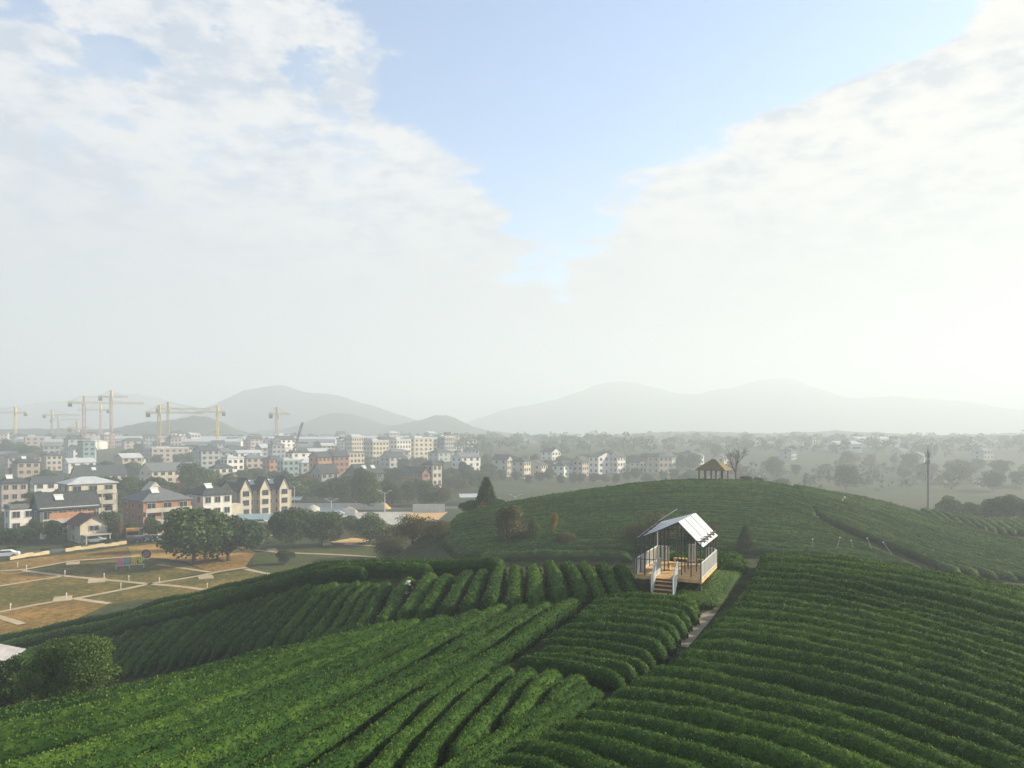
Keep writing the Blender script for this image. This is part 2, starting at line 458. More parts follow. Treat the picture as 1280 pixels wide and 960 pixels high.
# ------------------------------------------------------------------ rows of tea
# right-hand block: rows that start at the footpath and sweep down to the right
hedge_block([
    [(577, 954), (640, 958), (700, 985), (730, 1010)],
    [(632, 923), (724, 943), (800, 972), (860, 1005)],
    [(690, 903), (790, 915), (880, 940), (960, 968), (1020, 1005)],
    [(748, 863), (830, 867), (910, 886), (1000, 906), (1080, 930), (1170, 965), (1240, 1000)],
    [(833, 813), (920, 822), (1000, 835), (1090, 858), (1180, 885), (1290, 925), (1400, 970)],
    [(872, 781), (926, 783), (1005, 793), (1060, 806), (1149, 825), (1280, 866), (1400, 905)],
    [(909, 746), (960, 748), (1040, 758), (1120, 775), (1200, 797), (1290, 827), (1400, 862)],
    [(929, 716), (1012, 721), (1115, 744), (1218, 769), (1290, 788), (1400, 815)],
    [(937, 702), (1012, 703), (1081, 711), (1184, 727), (1280, 750), (1400, 775)],
    [(940, 693), (1032, 697), (1129, 710), (1218, 725), (1280, 738), (1400, 758)]],
    [1, 1, 2, 3, 2, 3, 3, 2, 2],
    'clipped tea hedge right of the footpath, {} row up from the bottom edge', 'tea rows right of the footpath', wob=0.09, fill=0.385)
# level rows in front of the steps
hedge_block([
    [(733, 745), (800, 744), (838, 746), (880, 753)],
    [(700, 775), (760, 772), (820, 778), (860, 786)],
    [(668, 800), (730, 800), (790, 808), (829, 818)],
    [(640, 819), (700, 822), (760, 834), (788, 841)]], [3, 2, 2],
    'short level tea hedge left of the footpath, {} row below the wooden steps', 'short level tea rows below the wooden steps', wob=0.06, ds=0.2)
# long diagonal rows running down to the left
hedge_block([
    [(728, 743), (630, 805), (597, 826), (508, 874), (466, 916), (400, 958), (340, 1005)],
    [(695, 746), (610, 795), (531, 837), (466, 873), (400, 916), (300, 970), (250, 1005)],
    [(669, 748), (564, 805), (400, 890), (260, 958), (180, 1005)],
    [(610, 756), (498, 801), (400, 844), (300, 890), (180, 945), (60, 1000)],
    [(531, 769), (466, 798), (400, 824), (300, 862), (180, 905), (60, 945), (-60, 985)],
    [(482, 779), (400, 800), (300, 823), (200, 848), (100, 872), (0, 890), (-80, 905)]], [0, 0, 1, 1, 3],
    'long diagonal tea hedge on the near slope, {} row left of the level rows', 'long diagonal tea rows on the near slope', wob=0.06, fill=0.295, wmax=0.66)
# short fat rows in the wedge beside the path
hedge_block([
    [(612, 824), (560, 864), (505, 915), (480, 945), (440, 1000)],
    [(643, 823), (600, 856), (560, 895), (530, 932), (490, 985)],
    [(668, 825), (640, 852), (610, 885), (585, 915), (560, 935)],
    [(697, 830), (670, 856), (645, 885), (632, 902)],
    [(735, 834), (712, 852), (696, 868), (690, 884)]], [0, 0, 0, 0],
    'short fat tea hedge beside the lower footpath, {} row from the long diagonal rows', 'short fat tea rows beside the lower footpath', wob=0.10, wmax=0.85)
hedge_block([
    [(738, 842), (695, 872), (645, 900), (600, 928), (545, 965), (510, 990)],
    [(752, 849), (710, 880), (660, 909), (614, 938), (562, 975), (525, 1000)]], [0],
    'ragged tea hedge edging the lower footpath, {} row from the short fat rows', 'ragged tea rows edging the lower footpath', wob=0.22, fill=0.5)
# rows that run down the slope behind
hedge_block([
    [(771, 700), (783, 717), (794, 739)],
    [(705, 699), (720, 715), (731, 741)],
    [(646, 704), (645, 725), (641, 748)],
    [(587, 711), (573, 730), (554, 760)],
    [(541, 715), (525, 735), (502, 767)],
    [(490, 722), (470, 745), (444, 786)],
    [(440, 722), (405, 752), (362, 803)],
    [(369, 731), (315, 772), (257, 818)],
    [(300, 749), (255, 785), (206, 830)],
    [(225, 767), (190, 795), (152, 838)],
    [(150, 788), (120, 815), (85, 850)], [(40, 815), (20, 840), (0, 868)]], [2, 2, 2, 1, 1, 3, 4, 3, 3, 3, 5],
    'tea hedge down the rear slope, {} row left of the open-frame house', 'tea rows down the rear slope', wob=0.12)
# rows along the ridge line
hedge_block([
    [(795, 692), (690, 690), (595, 694)],
    [(650, 700), (531, 703), (450, 703), (400, 707), (300, 728), (200, 752), (100, 775), (0, 797), (-80, 815)],
    [(470, 714), (420, 713), (330, 733), (240, 757), (150, 781), (60, 805), (0, 822), (-60, 838)]], [0, 1],
    'tea hedge following the ridge line, {} row from the skyline', 'tea rows along the ridge line', wob=0.10)
hedge_block([
    [(796, 694), (850, 692), (900, 692), (938, 693)],
    [(893, 703), (915, 701), (938, 700)]], [2],
    'tea hedge on the crest behind the open-frame house, {} row', 'tea rows behind the open-frame house', wob=0.05)
# the hill with the thatched shelter
hedge_block([
    [(560, 692), (640, 686), (780, 681), (900, 682), (1050, 692), (1160, 708)],
    [(545, 678), (640, 666), (760, 656), (900, 654), (1000, 662), (1060, 676), (1120, 694)],
    [(545, 662), (640, 640), (760, 624), (880, 618), (980, 626), (1026, 648)],
    [(560, 646), (640, 625), (740, 609), (860, 598), (960, 601), (1030, 616)]], [7, 11, 11],
    'thin hazy tea hedge on the shelter hill, {} row up its near face', 'thin tea rows on the near face of the shelter hill', wob=0.15, fill=0.37, n=60)
hedge_block([
    [(1030, 645), (1090, 668), (1150, 692), (1205, 714)],
    [(992, 619), (1030, 630), (1110, 655), (1180, 684), (1290, 712), (1400, 730)],
    [(982, 604), (1030, 612), (1100, 625), (1150, 638), (1220, 660), (1290, 678), (1400, 698)]], [7, 16],
    'thin hazy tea hedge on the far right lobe, {} row above the dirt track', 'thin tea rows above the dirt track', wob=0.15, fill=0.40, n=50)
hedge_block([
    [(1152, 634), (1170, 644), (1186, 656)],
    [(1280, 648), (1300, 658), (1320, 668)]], [10],
    'hazy tea hedge on the far right crest, {} row counted from the pole', 'hazy tea rows by the telephone mast', wob=0.05, fill=0.36, n=20)

# ------------------------------------------------------------------ footpath
def ribbon(name, uv, w, mat, lift=0.02, n=60, on=ground_z, thick=0.0, y1=170):
    P = smooth_line(unproject(uv, on, y1=y1), n, 2)
    return ribbon_xy(name, P, w, mat, lift)
def ribbon_xy(name, P, w, mat, lift=0.02, parent=None):
    P = np.asarray(P, float); n = len(P)
    T = np.gradient(P, axis=0); T /= np.linalg.norm(T, axis=1, keepdims=True); S = np.stack([-T[:, 1], T[:, 0]], 1)
    k = np.array([-0.5, -0.17, 0.17, 0.5]); X = P[:, None] + S[:, None] * (k * w)[None, :, None]
    Z = ground_z(X[..., 0], X[..., 1]) + lift
    V = np.concatenate([X, Z[..., None]], 2).reshape(-1, 3)
    idx = np.arange(n * 4).reshape(n, 4)
    Q = np.stack([idx[:-1, :-1], idx[:-1, 1:], idx[1:, 1:], idx[1:, :-1]], 2).reshape(-1, 4)
    return props(link(name, mesh_np(name, V, Q, mat, True), parent), kind='structure' if parent is None else None)
M_path = surf('path_stone', (0.27, 0.22, 0.15), 0.9, 0.4, 1.2, bump=0.4)
ribbon('footpath', [(921, 712), (905, 736), (886, 764), (866, 787), (848, 809)], 0.95, M_path, 0.03, n=30)
ribbon('furrow_path', [(848, 810), (810, 838), (778, 856), (742, 884), (697, 912), (648, 935), (600, 957), (560, 985)], 0.45, surf('dark_path_soil', (0.045, 0.035, 0.022), 0.95, 0.4, 1.5, bump=0.5), 0.03)  # lower path toned dark, hedge shade put into its soil colour
M_dirt = surf('dirt_track', (0.34, 0.31, 0.24), 0.95, 0.35, 0.8)
ribbon('dirt_track', [(1020, 645), (1060, 660), (1110, 682), (1150, 698), (1200, 716)], 0.9, M_dirt, 0.05)
ribbon('dirt_track', [(1262, 683), (1285, 688), (1320, 694)], 1.1, M_dirt, 0.05)

# ------------------------------------------------------------------ sky, sun, haze
SUN_EL, SUN_AZ = R(23), R(16)            # azimuth counted from +X towards +Y
sdir = Vector((math.cos(SUN_EL) * math.cos(SUN_AZ), math.cos(SUN_EL) * math.sin(SUN_AZ), math.sin(SUN_EL)))
sun_d = bpy.data.lights.new('sun', 'SUN'); sun_d.energy = 5.0; sun_d.angle = R(0.6); sun_d.color = (1.0, 0.87, 0.66)
sun = bpy.data.objects.new('sun', sun_d); sun.rotation_euler = sdir.to_track_quat('Z', 'Y').to_euler(); COL.objects.link(sun)

world = bpy.data.worlds.new('World'); scene.world = world; world.use_nodes = True
nt = world.node_tree; nt.nodes.clear()
wo = nt.nodes.new('ShaderNodeOutputWorld')
sky = N(nt, 'ShaderNodeTexSky'); sky.sky_type = 'NISHITA'; sky.sun_disc = False
sky.sun_elevation = SUN_EL; sky.sun_rotation = R(90) - SUN_AZ; sky.air_density = 1.0; sky.dust_density = 0.6; sky.ozone_density = 2.5
bg_sky = N(nt, 'ShaderNodeBackground'); bg_sky.inputs["Strength"].default_value = 0.092
nt.links.new(sky.outputs[0], bg_sky.inputs['Color'])
tc = N(nt, 'ShaderNodeTexCoord')
sp = N(nt, 'ShaderNodeSeparateXYZ'); nt.links.new(tc.outputs['Generated'], sp.inputs[0])
def M(op, a, b=None, c=None, clamp=False):
    n = N(nt, 'ShaderNodeMath', operation=op); n.use_clamp = clamp
    for i, v in enumerate((a, b, c)):
        if v is None: continue
        if isinstance(v, (int, float)): n.inputs[i].default_value = v
        else: nt.links.new(v, n.inputs[i])
    return n.outputs[0]
az = M('ARCTAN2', sp.outputs[0], sp.outputs[1])                     # 0 = +Y, positive to the right
hl = M('SQRT', M('ADD', M('POWER', sp.outputs[0], 2), M('POWER', sp.outputs[1], 2)))
el = M('ARCTAN2', sp.outputs[2], hl)
def curve(x, pts, lo, hi):
    """piecewise curve of x; outputs scaled back to lo..hi"""
    f = N(nt, 'ShaderNodeFloatCurve'); cv = f.mapping.curves[0]
    while len(cv.points) < len(pts): cv.points.new(0.5, 0.5)
    for p, (a, b) in zip(cv.points, pts): p.location = (a, (b - lo) / (hi - lo)); p.handle_type = 'AUTO'
    f.mapping.update()
    nt.links.new(x, f.inputs['Value'])
    return M('MULTIPLY_ADD', f.outputs[0], hi - lo, lo)
# cloud layer seen from below: direction projected on a plane overhead, so the cells flatten towards the horizon
dz = M('ADD', M('MAXIMUM', sp.outputs[2], 0.0), 0.10)
cmb = N(nt, 'ShaderNodeCombineXYZ'); nt.links.new(M('DIVIDE', sp.outputs[0], dz), cmb.inputs[0]); nt.links.new(M('DIVIDE', sp.outputs[1], dz), cmb.inputs[1])
def wnoise(scale, detail=6, rough=0.55, off=0.0, vec=None, dist=0.0):
    mp = N(nt, 'ShaderNodeMapping'); mp.inputs['Location'].default_value = (off, off * 0.7, off * 0.3)
    nt.links.new(vec or cmb.outputs[0], mp.inputs['Vector'])
    n = N(nt, 'ShaderNodeTexNoise'); n.inputs['Scale'].default_value = scale; n.inputs['Detail'].default_value = detail; n.inputs['Roughness'].default_value = rough; n.inputs['Distortion'].default_value = dist
    nt.links.new(mp.outputs[0], n.inputs['Vector']); return n.outputs[0]
# the wedge of open sky between two banks of cloud: its two edges as azimuth over elevation (elevation 0..0.8 rad mapped to 0..1)
e01 = M('MULTIPLY', el, 1 / 0.8, clamp=True)
def ed(pts):   # pixels to (elevation, azimuth)
    o = []
    for u, v in pts:
        x = (u - 640) / F; z = (HV - v) / F
        o.append((math.atan2(z, math.hypot(1, x)) / 0.8, math.atan2(x, 1)))
    return sorted(o)
left = curve(e01, ed([(696, 368), (655, 300), (632, 268), (605, 235), (560, 190), (505, 150), (482, 110), (482, 60), (425, 0), (380, -120)]) , -1.2, 1.2)
right = curve(e01, ed([(706, 368), (738, 300), (752, 258), (800, 222), (868, 200), (940, 150), (1085, 95), (1275, 2), (1390, -120)]), -1.2, 1.2)
gap = M('MINIMUM', M('SUBTRACT', az, left), M('SUBTRACT', right, az))
edge = M('MULTIPLY_ADD', wnoise(1.7, 8, 0.62, 3.1), 0.34, -0.17)
edge2 = M('MULTIPLY_ADD', wnoise(5.0, 7, 0.65, 9.0), 0.16, -0.08)
den = M('ADD', M('ADD', gap, edge), edge2)                          # > 0 open sky
cov = N(nt, 'ShaderNodeMapRange'); cov.interpolation_type = 'SMOOTHSTEP'
for i_, v_ in ((1, -0.012), (2, 0.03), (3, 1.0), (4, 0.0)): cov.inputs[i_].default_value = v_
nt.links.new(den, cov.inputs[0])
# thin places in the bank where blue looks through
hole = N(nt, 'ShaderNodeMapRange'); hole.interpolation_type = 'SMOOTHSTEP'
for i_, v_ in ((1, 0.50), (2, 0.60), (3, 0.0), (4, 0.9)): hole.inputs[i_].default_value = v_
nt.links.new(wnoise(4.6, 7, 0.6, 21.0), hole.inputs[0])
hi_l = M('MULTIPLY', M('MULTIPLY', hole.outputs[0], M('MULTIPLY_ADD', az, -2.2, 0.35, clamp=True)), M('MULTIPLY_ADD', el, 4.0, -0.95, clamp=True))
cover = M('MULTIPLY', cov.outputs[0], M('SUBTRACT', 1.0, hi_l))
low = N(nt, 'ShaderNodeMapRange'); low.interpolation_type = 'SMOOTHSTEP'
for i_, v_ in ((1, 0.11), (2, 0.245), (3, 1.0), (4, 0.0)): low.inputs[i_].default_value = v_
nt.links.new(el, low.inputs[0])
cover = M('MULTIPLY', cover, M('MULTIPLY_ADD', M('ABSOLUTE', az), -2.2, 2.9, clamp=True))      # the banks end abeam
cover = M('MULTIPLY', cover, M('MULTIPLY_ADD', el, -4.0, 3.6, clamp=True))
cover = M('MAXIMUM', M('MAXIMUM', cover, low.outputs[0]), 0.03)
shade = M('ADD', M('MULTIPLY', wnoise(3.6, 8, 0.6, 40.0), 0.5), M('MULTIPLY', wnoise(10.0, 7, 0.62, 55.0), 0.5))
ccol = ramp(nt, shade, [(0.42, (0.64, 0.72, 0.85)), (0.48, (0.86, 0.89, 0.94)), (0.54, (1.03, 1.01, 1.0))])
cmx = N(nt, 'ShaderNodeMix', data_type='RGBA'); nt.links.new(M('MULTIPLY_ADD', el, 4.0, -0.60, clamp=True), cmx.inputs[0]); cmx.inputs[6].default_value = (0.90, 0.915, 0.93, 1); nt.links.new(ccol, cmx.inputs[7]); ccol = cmx.outputs[2]
# the sun side of the cloud deck is brighter and warmer
sunv = N(nt, 'ShaderNodeVectorMath', operation='DOT_PRODUCT'); nt.links.new(tc.outputs['Generated'], sunv.inputs[0]); sunv.inputs[1].default_value = sdir
glow = M('MULTIPLY_ADD', sunv.outputs['Value'], 0.5, 0.5, clamp=True)
gcol = ramp(nt, glow, [(0.2, (0.90, 0.93, 1.0)), (0.55, (0.94, 0.96, 1.0)), (0.85, (0.98, 0.965, 0.94)), (1.0, (1.05, 1.0, 0.92))])
mixc = N(nt, 'ShaderNodeMix', data_type='RGBA', blend_type='MULTIPLY'); mixc.inputs[0].default_value = 1
nt.links.new(ccol, mixc.inputs[6]); nt.links.new(gcol, mixc.inputs[7])
hzn = N(nt, 'ShaderNodeMix', data_type='RGBA', blend_type='MULTIPLY'); hzn.inputs[0].default_value = 1
nt.links.new(mixc.outputs[2], hzn.inputs[6]); nt.links.new(ramp(nt, M('MULTIPLY', el, 2.0, clamp=True), [(0.0, (0.73, 0.75, 0.76)), (0.3, (0.83, 0.85, 0.86)), (0.7, (1, 1, 1))]), hzn.inputs[7])
bg_c = N(nt, 'ShaderNodeBackground'); bg_c.inputs['Strength'].default_value = 0.30; nt.links.new(hzn.outputs[2], bg_c.inputs['Color'])
ms = N(nt, 'ShaderNodeMixShader'); nt.links.new(cover, ms.inputs[0]); nt.links.new(bg_sky.outputs[0], ms.inputs[1]); nt.links.new(bg_c.outputs[0], ms.inputs[2])
nt.links.new(ms.outputs[0], wo.inputs['Surface'])

hz = MB().box((0, 2600, 96), (11000, 7000, 246))
m_h, nth, outh = nmat('haze_air')
pvn = N(nth, 'ShaderNodeVolumePrincipled'); pvn.inputs['Color'].default_value = (0.68, 0.744, 0.79, 1); pvn.inputs['Density'].default_value = 0.00105; pvn.inputs["Anisotropy"].default_value = 0.15
nth.links.new(pvn.outputs[0], outh.inputs['Volume'])
props(hz.build('haze', m_h), kind='stuff')

scene.view_settings.view_transform = 'Standard'; scene.view_settings.look = 'None'; scene.view_settings.gamma = 1; scene.view_settings.use_curve_mapping = False
scene.view_settings.exposure = 1.55
scene.render.engine = 'CYCLES'
scene.cycles.use_denoising = True
scene.cycles.max_bounces = 5; scene.cycles.diffuse_bounces = 2; scene.cycles.glossy_bounces = 1; scene.cycles.transmission_bounces = 3; scene.cycles.volume_bounces = 2
scene.cycles.caustics_reflective = False; scene.cycles.caustics_refractive = False

# ------------------------------------------------------------------ materials of built things
W_ = {}
W_['cream'] = surf('cream_render', (0.48, 0.43, 0.33), 0.85, 0.2, 0.6)
W_['white'] = surf('white_render', (0.62, 0.60, 0.55), 0.85, 0.15, 0.6)
W_['grey'] = surf('grey_render', (0.30, 0.31, 0.30), 0.85, 0.2, 0.6)
W_['slate'] = surf('dark_grey_render', (0.12, 0.14, 0.14), 0.85, 0.25, 0.6)
W_['orange'] = surf('orange_brick', (0.36, 0.18, 0.11), 0.85, 0.3, 2.0)
W_['brick'] = surf('red_brick', (0.27, 0.13, 0.09), 0.85, 0.25, 2.0)
W_['pink'] = surf('pink_render', (0.38, 0.32, 0.28), 0.85, 0.2, 0.6)
W_['tan'] = surf('tan_render', (0.36, 0.29, 0.21), 0.85, 0.2, 0.6)
W_['teal'] = surf('blue_green_cladding', (0.20, 0.28, 0.29), 0.4, 0.2, 0.6, spec=0.5)
Rf = {}
Rf['slate'] = surf('slate_roof_tiles', (0.045, 0.055, 0.055), 0.8, 0.35, 1.2, bump=0.3)
Rf['grey'] = surf('grey_roof_tiles', (0.13, 0.14, 0.14), 0.8, 0.3, 1.2, bump=0.3)
Rf['red'] = surf('dark_red_roof_tiles', (0.085, 0.045, 0.035), 0.8, 0.3, 1.2, bump=0.3)
Rf['metal'] = surf('pale_metal_roof', (0.42, 0.44, 0.44), 0.5, 0.2, 0.5, spec=0.4)
M_win = surf('window_frame', (0.40, 0.40, 0.38), 0.5, 0.1)
M_glass = surf('window_glass', (0.035, 0.045, 0.05), 0.12, 0.3, 0.7, spec=0.6)
M_door = surf('door_wood', (0.17, 0.075, 0.04), 0.6)
M_conc = surf('concrete', (0.40, 0.38, 0.33), 0.9, 0.25, 0.5)
M_wht = surf('white_paint', (0.56, 0.56, 0.54), 0.5, 0.1, 1.0)
M_dark = surf('dark_steel', (0.065, 0.068, 0.066), 0.5, 0.2, 3.0, metal=0.3)
M_wood = surf('decking_wood', (0.58, 0.37, 0.16), 0.65, 0.3, 2.5, bump=0.15)
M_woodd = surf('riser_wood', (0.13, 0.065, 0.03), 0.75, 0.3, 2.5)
M_asph = surf('asphalt', (0.10, 0.10, 0.10), 0.9, 0.25, 0.4)
M_sand = surf('sandy_soil', (0.50, 0.32, 0.13), 0.95, 0.3, 0.4)
M_rubber = surf('rubber', (0.02, 0.02, 0.02), 0.8)

# ------------------------------------------------------------------ the open-frame house on the ridge
S = 1.065
pav = thing('open_frame_house', 'open-frame viewing house with white roof and wooden deck on the tea ridge', 'pavilion', (7.0 * S, 40.4 * S, -7.89 * S), R(-25), scale=S)
PW, PD = 3.72, 5.2
m = MB()
for k in range(16):
    w = PD / 16
    m.box((PW / 2, w * (k + 0.5), -0.03), (PW, w - 0.012, 0.06))
m.box((PW / 2, 0.02, -0.12), (PW, 0.05, 0.12)); m.box((PW - 0.02, PD / 2, -0.12), (0.05, PD - 0.1, 0.12)); m.box((0.02, PD / 2, -0.12), (0.05, PD - 0.1, 0.12))
m.box((1.83, -0.175, -0.035), (1.15, 0.35, 0.05))
m.build('deck', M_wood, pav)
for x in (0.12, PW / 2, PW - 0.12):
    for y in (0.15, PD / 2, PD - 0.15):
        MB().box((x, y, -0.75), (0.12, 0.12, 1.15)).build('stilt', M_dark, pav)
st = MB()
for k in range(6):
    st.box((1.83, -0.45 - 0.2 * k, -0.15 - 0.185 * k), (1.12, 0.24, 0.05))
stp = st.build('stair', M_wood, pav)
rs = MB()
for k in range(6): rs.box((1.83, -0.36 - 0.2 * k, -0.105 - 0.185 * k), (1.10, 0.02, 0.13))
rs.build('riser', M_woodd, stp)
for x in (1.24, 2.42):
    MB().bar((x, -0.30, -0.12), (x, -1.60, -1.30), 0.05, 0.2).build('stringer', M_wht, stp)
def railing(p, q, h0=0.92, h1=0.92, gap=0.11):
    """balusters and two rails between two deck points"""
    p, q = Vector(p), Vector(q); L = (q - p).length; n = max(2, int(L / gap))
    m = MB()
    for k in range(n + 1):
        t = k / n; a = p.lerp(q, t); h = h0 + (h1 - h0) * t
        m.box((a.x, a.y, a.z + h / 2), (0.03 if 0 < k < n else 0.055,) * 2 + (h,))
    for hh in (1.0, 0.10):
        m.bar((p.x, p.y, p.z + h0 * hh), (q.x, q.y, q.z + h1 * hh), 0.05, 0.05)
    rl = m.build('railing', M_wht, pav)
    pn = MB(); d = (q - p).normalized(); nrm = Vector((-d.y, d.x, 0)) * 0.008
    c = [p + Vector((0, 0, h0 * 0.13)), q + Vector((0, 0, h1 * 0.13)), q + Vector((0, 0, h1 * 0.95)), p + Vector((0, 0, h0 * 0.95))]
    pn.slab([v + nrm for v in c], 0.006); pn.build('mesh_panel', M_mesh, rl)
    return rl
M_mesh, nt_, out_ = nmat('rail_mesh')
pb = N(nt_, 'ShaderNodeBsdfPrincipled'); pb.inputs['Base Color'].default_value = (0.55, 0.58, 0.53, 1); pb.inputs['Roughness'].default_value = 0.6
tb = N(nt_, 'ShaderNodeBsdfTransparent'); mb_ = N(nt_, 'ShaderNodeMixShader'); mb_.inputs[0].default_value = 0.32
nt_.links.new(tb.outputs[0], mb_.inputs[1]); nt_.links.new(pb.outputs[0], mb_.inputs[2]); nt_.links.new(mb_.outputs[0], out_.inputs[0])
railing((0.03, 0.05, 0), (0.03, PD - 0.05, 0))
railing((PW - 0.03, 0.05, 0), (PW - 0.03, PD - 0.05, 0))
railing((1.24, 0.9, 0), (1.24, -0.32, 0)); railing((1.24, -0.36, -0.05), (1.24, -1.25, -0.75), 0.92, 0.92)
railing((2.42, 0.0, 0), (2.42, -0.32, 0)); railing((2.42, -0.36, -0.05), (2.42, -1.25, -0.75), 0.92, 0.92)
railing((0.1, PD - 0.03, 0), (0.75, PD - 0.03, 0)); railing((2.0, PD - 0.03, 0), (2.45, PD - 0.03, 0), 1.15, 1.15); railing((3.1, PD - 0.03, 0), (3.6, PD - 0.03, 0), 1.0, 1.0)
g = MB().bar((0.05, 0.03, 0.92), (1.2, 0.03, 0.92), 0.035).bar((0.05, 0.03, 0.45), (0.05, 0.03, 0.92), 0.03)
g.bar((2.45, 0.03, 0.92), (PW - 0.05, 0.03, 0.92), 0.035).build('guard_bar', M_dark, pav)
RX, RZ, LX, LZ, EX, EZ = 2.43, 3.10, 0.28, 2.13, 3.78, 1.78     # ridge, left eave, right eave
def roof_z(x): return LZ + (x - LX) * (RZ - LZ) / (RX - LX) if x < RX else RZ + (x - RX) * (EZ - RZ) / (EX - RX)
posts = [(0.05, 0.05), (0.05, 1.05), (0.05, 2.05), (0.05, 3.1), (0.05, 4.15), (0.05, PD - 0.06), (0.55, 0.05), (1.24, 0.95), (1.24, 1.9), (1.24, 2.9), (1.24, PD - 0.06),
         (2.42, 0.05), (2.42, 1.0), (2.42, 1.95), (2.42, 2.9), (2.42, PD - 0.06), (3.0, 0.75), (3.0, 2.4), (PW - 0.05, 0.05), (PW - 0.05, 1.05), (PW - 0.05, 2.1), (PW - 0.05, 3.1), (PW - 0.05, 4.15), (PW - 0.05, PD - 0.06)]
for k, (x, y) in enumerate(posts):
    zt = roof_z(max(LX, x)) - 0.05 if x < 3.4 else 2.12
    MB().box((x, y, zt / 2), (0.055, 0.055, zt)).build('post', M_wht if (x, y) in ((0.05, PD - 0.06), (2.42, PD - 0.06)) else M_dark, pav)
fr = MB()
for y in (0.05, 1.05, 2.08, 3.1, 4.15, PD - 0.06):
    fr.bar((0.05, y, LZ - 0.10 + 0.36 * y / PD), (RX, y, RZ - 0.06), 0.05); fr.bar((RX, y, RZ - 0.06), (EX - 0.08, y, EZ + 0.02), 0.05)
    fr.bar((2.42, y, 2.12), (PW + 0.22, y, 2.12), 0.045)
for x in (0.05,): fr.bar((x, 0, LZ - 0.09), (x, PD + 0.1, LZ + 0.27), 0.055)
fr.bar((PW - 0.05, 0, 2.10), (PW - 0.05, PD, 2.10), 0.05)
fr.bar((1.25, PD - 0.06, 3.26), (RX, PD - 0.06, 3.05), 0.04); fr.bar((1.24, 0.95, 2.55), (2.42, 0.95, 2.58), 0.04)
fr.build('roof_frame', M_dark, pav)
MB().bar((0.12, PD - 0.04, 2.52), (1.28, PD - 0.04, 3.3), 0.09, 0.05).build('verge_bar', M_wht, pav)
# white roof sheets: three on the steep side, four on the shallow side, narrow gaps between them
rw = MB()
n3 = 3
for k in range(n3):
    a, b = PD * k / n3 + 0.09, PD * (k + 1) / n3 - 0.09
    rw.slab([(RX + 0.02, a, RZ + 0.02), (EX, a, EZ + 0.02), (EX, b, EZ + 0.02), (RX + 0.02, b, RZ + 0.02)], 0.02)
M_rsh = surf('white_roof_sheet', (0.50, 0.50, 0.49), 0.6, 0.12, 1.0)
rw.build('roof_sheet', M_rsh, pav)
rl = MB()
for k in range(4):
    a, b = PD * k / 4 + 0.09, PD * (k + 1) / 4 - 0.09
    rl.slab([(LX + 0.05, a, LZ + 0.36 * a / PD), (RX - 0.03, a, RZ + 0.02), (RX - 0.03, b, RZ + 0.02), (LX + 0.05, b, LZ + 0.36 * b / PD)], 0.02)
rl.build('roof_sheet', M_rsh, pav)
def pav_pt(x, y, z):
    c, s_ = math.cos(R(-25)), math.sin(R(-25))
    return ((7.0 + c * x - s_ * y) * S, (40.4 + s_ * x + c * y) * S, (-7.89 + z) * S)
M_ply = surf('pale_plywood', (0.60, 0.40, 0.13), 0.6, 0.2, 2.0)
for k, (x, y, w, d, lab) in enumerate([(1.75, 4.2, 0.95, 0.4, 'long pale wooden bench at the rear of the open-frame deck'), (1.62, 2.4, 0.5, 0.38, 'small pale wooden bench beside the walkway of the deck'), (3.1, 4.3, 1.0, 0.42, 'wide pale wooden bench at the sunny rear corner of the deck')]):
    b = thing('bench', lab, 'bench', pav_pt(x, y, 0.0), R(-25), 'benches on the deck')
    MB().box((0, 0, 0.42), (w, d, 0.05)).build('seat', M_ply, b)
    for sx in (-1, 1): MB().box((sx * (w / 2 - 0.05), 0, 0.1975), (0.06, d - 0.04, 0.395)).build('leg', M_ply, b)

# strap-leaved plants between the house and the path
M_strap = leafmat('strap_leaves', [(0.0, (0.03, 0.075, 0.012)), (0.5, (0.085, 0.17, 0.028)), (1.0, (0.20, 0.30, 0.06))], rough=0.5, spec=0.2, trans=0.25, scale=0.6, patch=0.15)
def straps(quad, n, seed):
    r = np.random.default_rng(seed)
    a, b = r.random((n, 1)), r.random((n, 1)); q = [np.array(p) for p in quad]
    C = q[0] * (1 - a) * (1 - b) + q[1] * a * (1 - b) + q[2] * a * b + q[3] * (1 - a) * b
    z = ground_z(C[:, 0], C[:, 1])[:, None]; B = np.concatenate([C, z], 1)
    t = r.random((n, 1)) * 6.283; d = np.concatenate([np.cos(t), np.sin(t), 0 * t], 1); sd = np.concatenate([-np.sin(t), np.cos(t), 0 * t], 1) * 0.022
    L = 0.40 + 0.42 * r.random((n, 1)); up = np.array([[0, 0, 1.0]])
    p1 = B + d * L * 0.35 + up * L * 0.75; p2 = B + d * L * 0.95 + up * L * 0.62
    V = np.stack([B - sd, B + sd, p1 + sd, p1 - sd, p2 + sd * 0.3, p2 - sd * 0.3], 1).reshape(-1, 3)
    i = np.arange(n)[:, None] * 6
    Q = np.concatenate([i + [0, 1, 2, 3], i + [3, 2, 4, 5]]); tt = np.tile(r.random(n), 2)
    return mesh_np('ground_cover', V, Q, M_strap, tint=tt)
qd = [pav_pt(3.75, -1.6, 0)[:2], pav_pt(4.55, -1.6, 0)[:2], pav_pt(4.75, 5.0, 0)[:2], pav_pt(3.8, 5.0, 0)[:2]]
props(link('ground_cover', straps(qd, 9000, 5)), 'bright strap-leaved plants between the deck and the footpath', 'ground cover', kind='stuff')
qd = [pav_pt(2.5, -1.7, 0)[:2], pav_pt(3.72, -1.7, 0)[:2], pav_pt(3.6, 0.2, 0)[:2], pav_pt(2.5, 0.2, 0)[:2]]
props(link('ground_cover', straps(qd, 1800, 6)), 'bright strap-leaved plants beside the wooden steps', 'ground cover', kind='stuff')

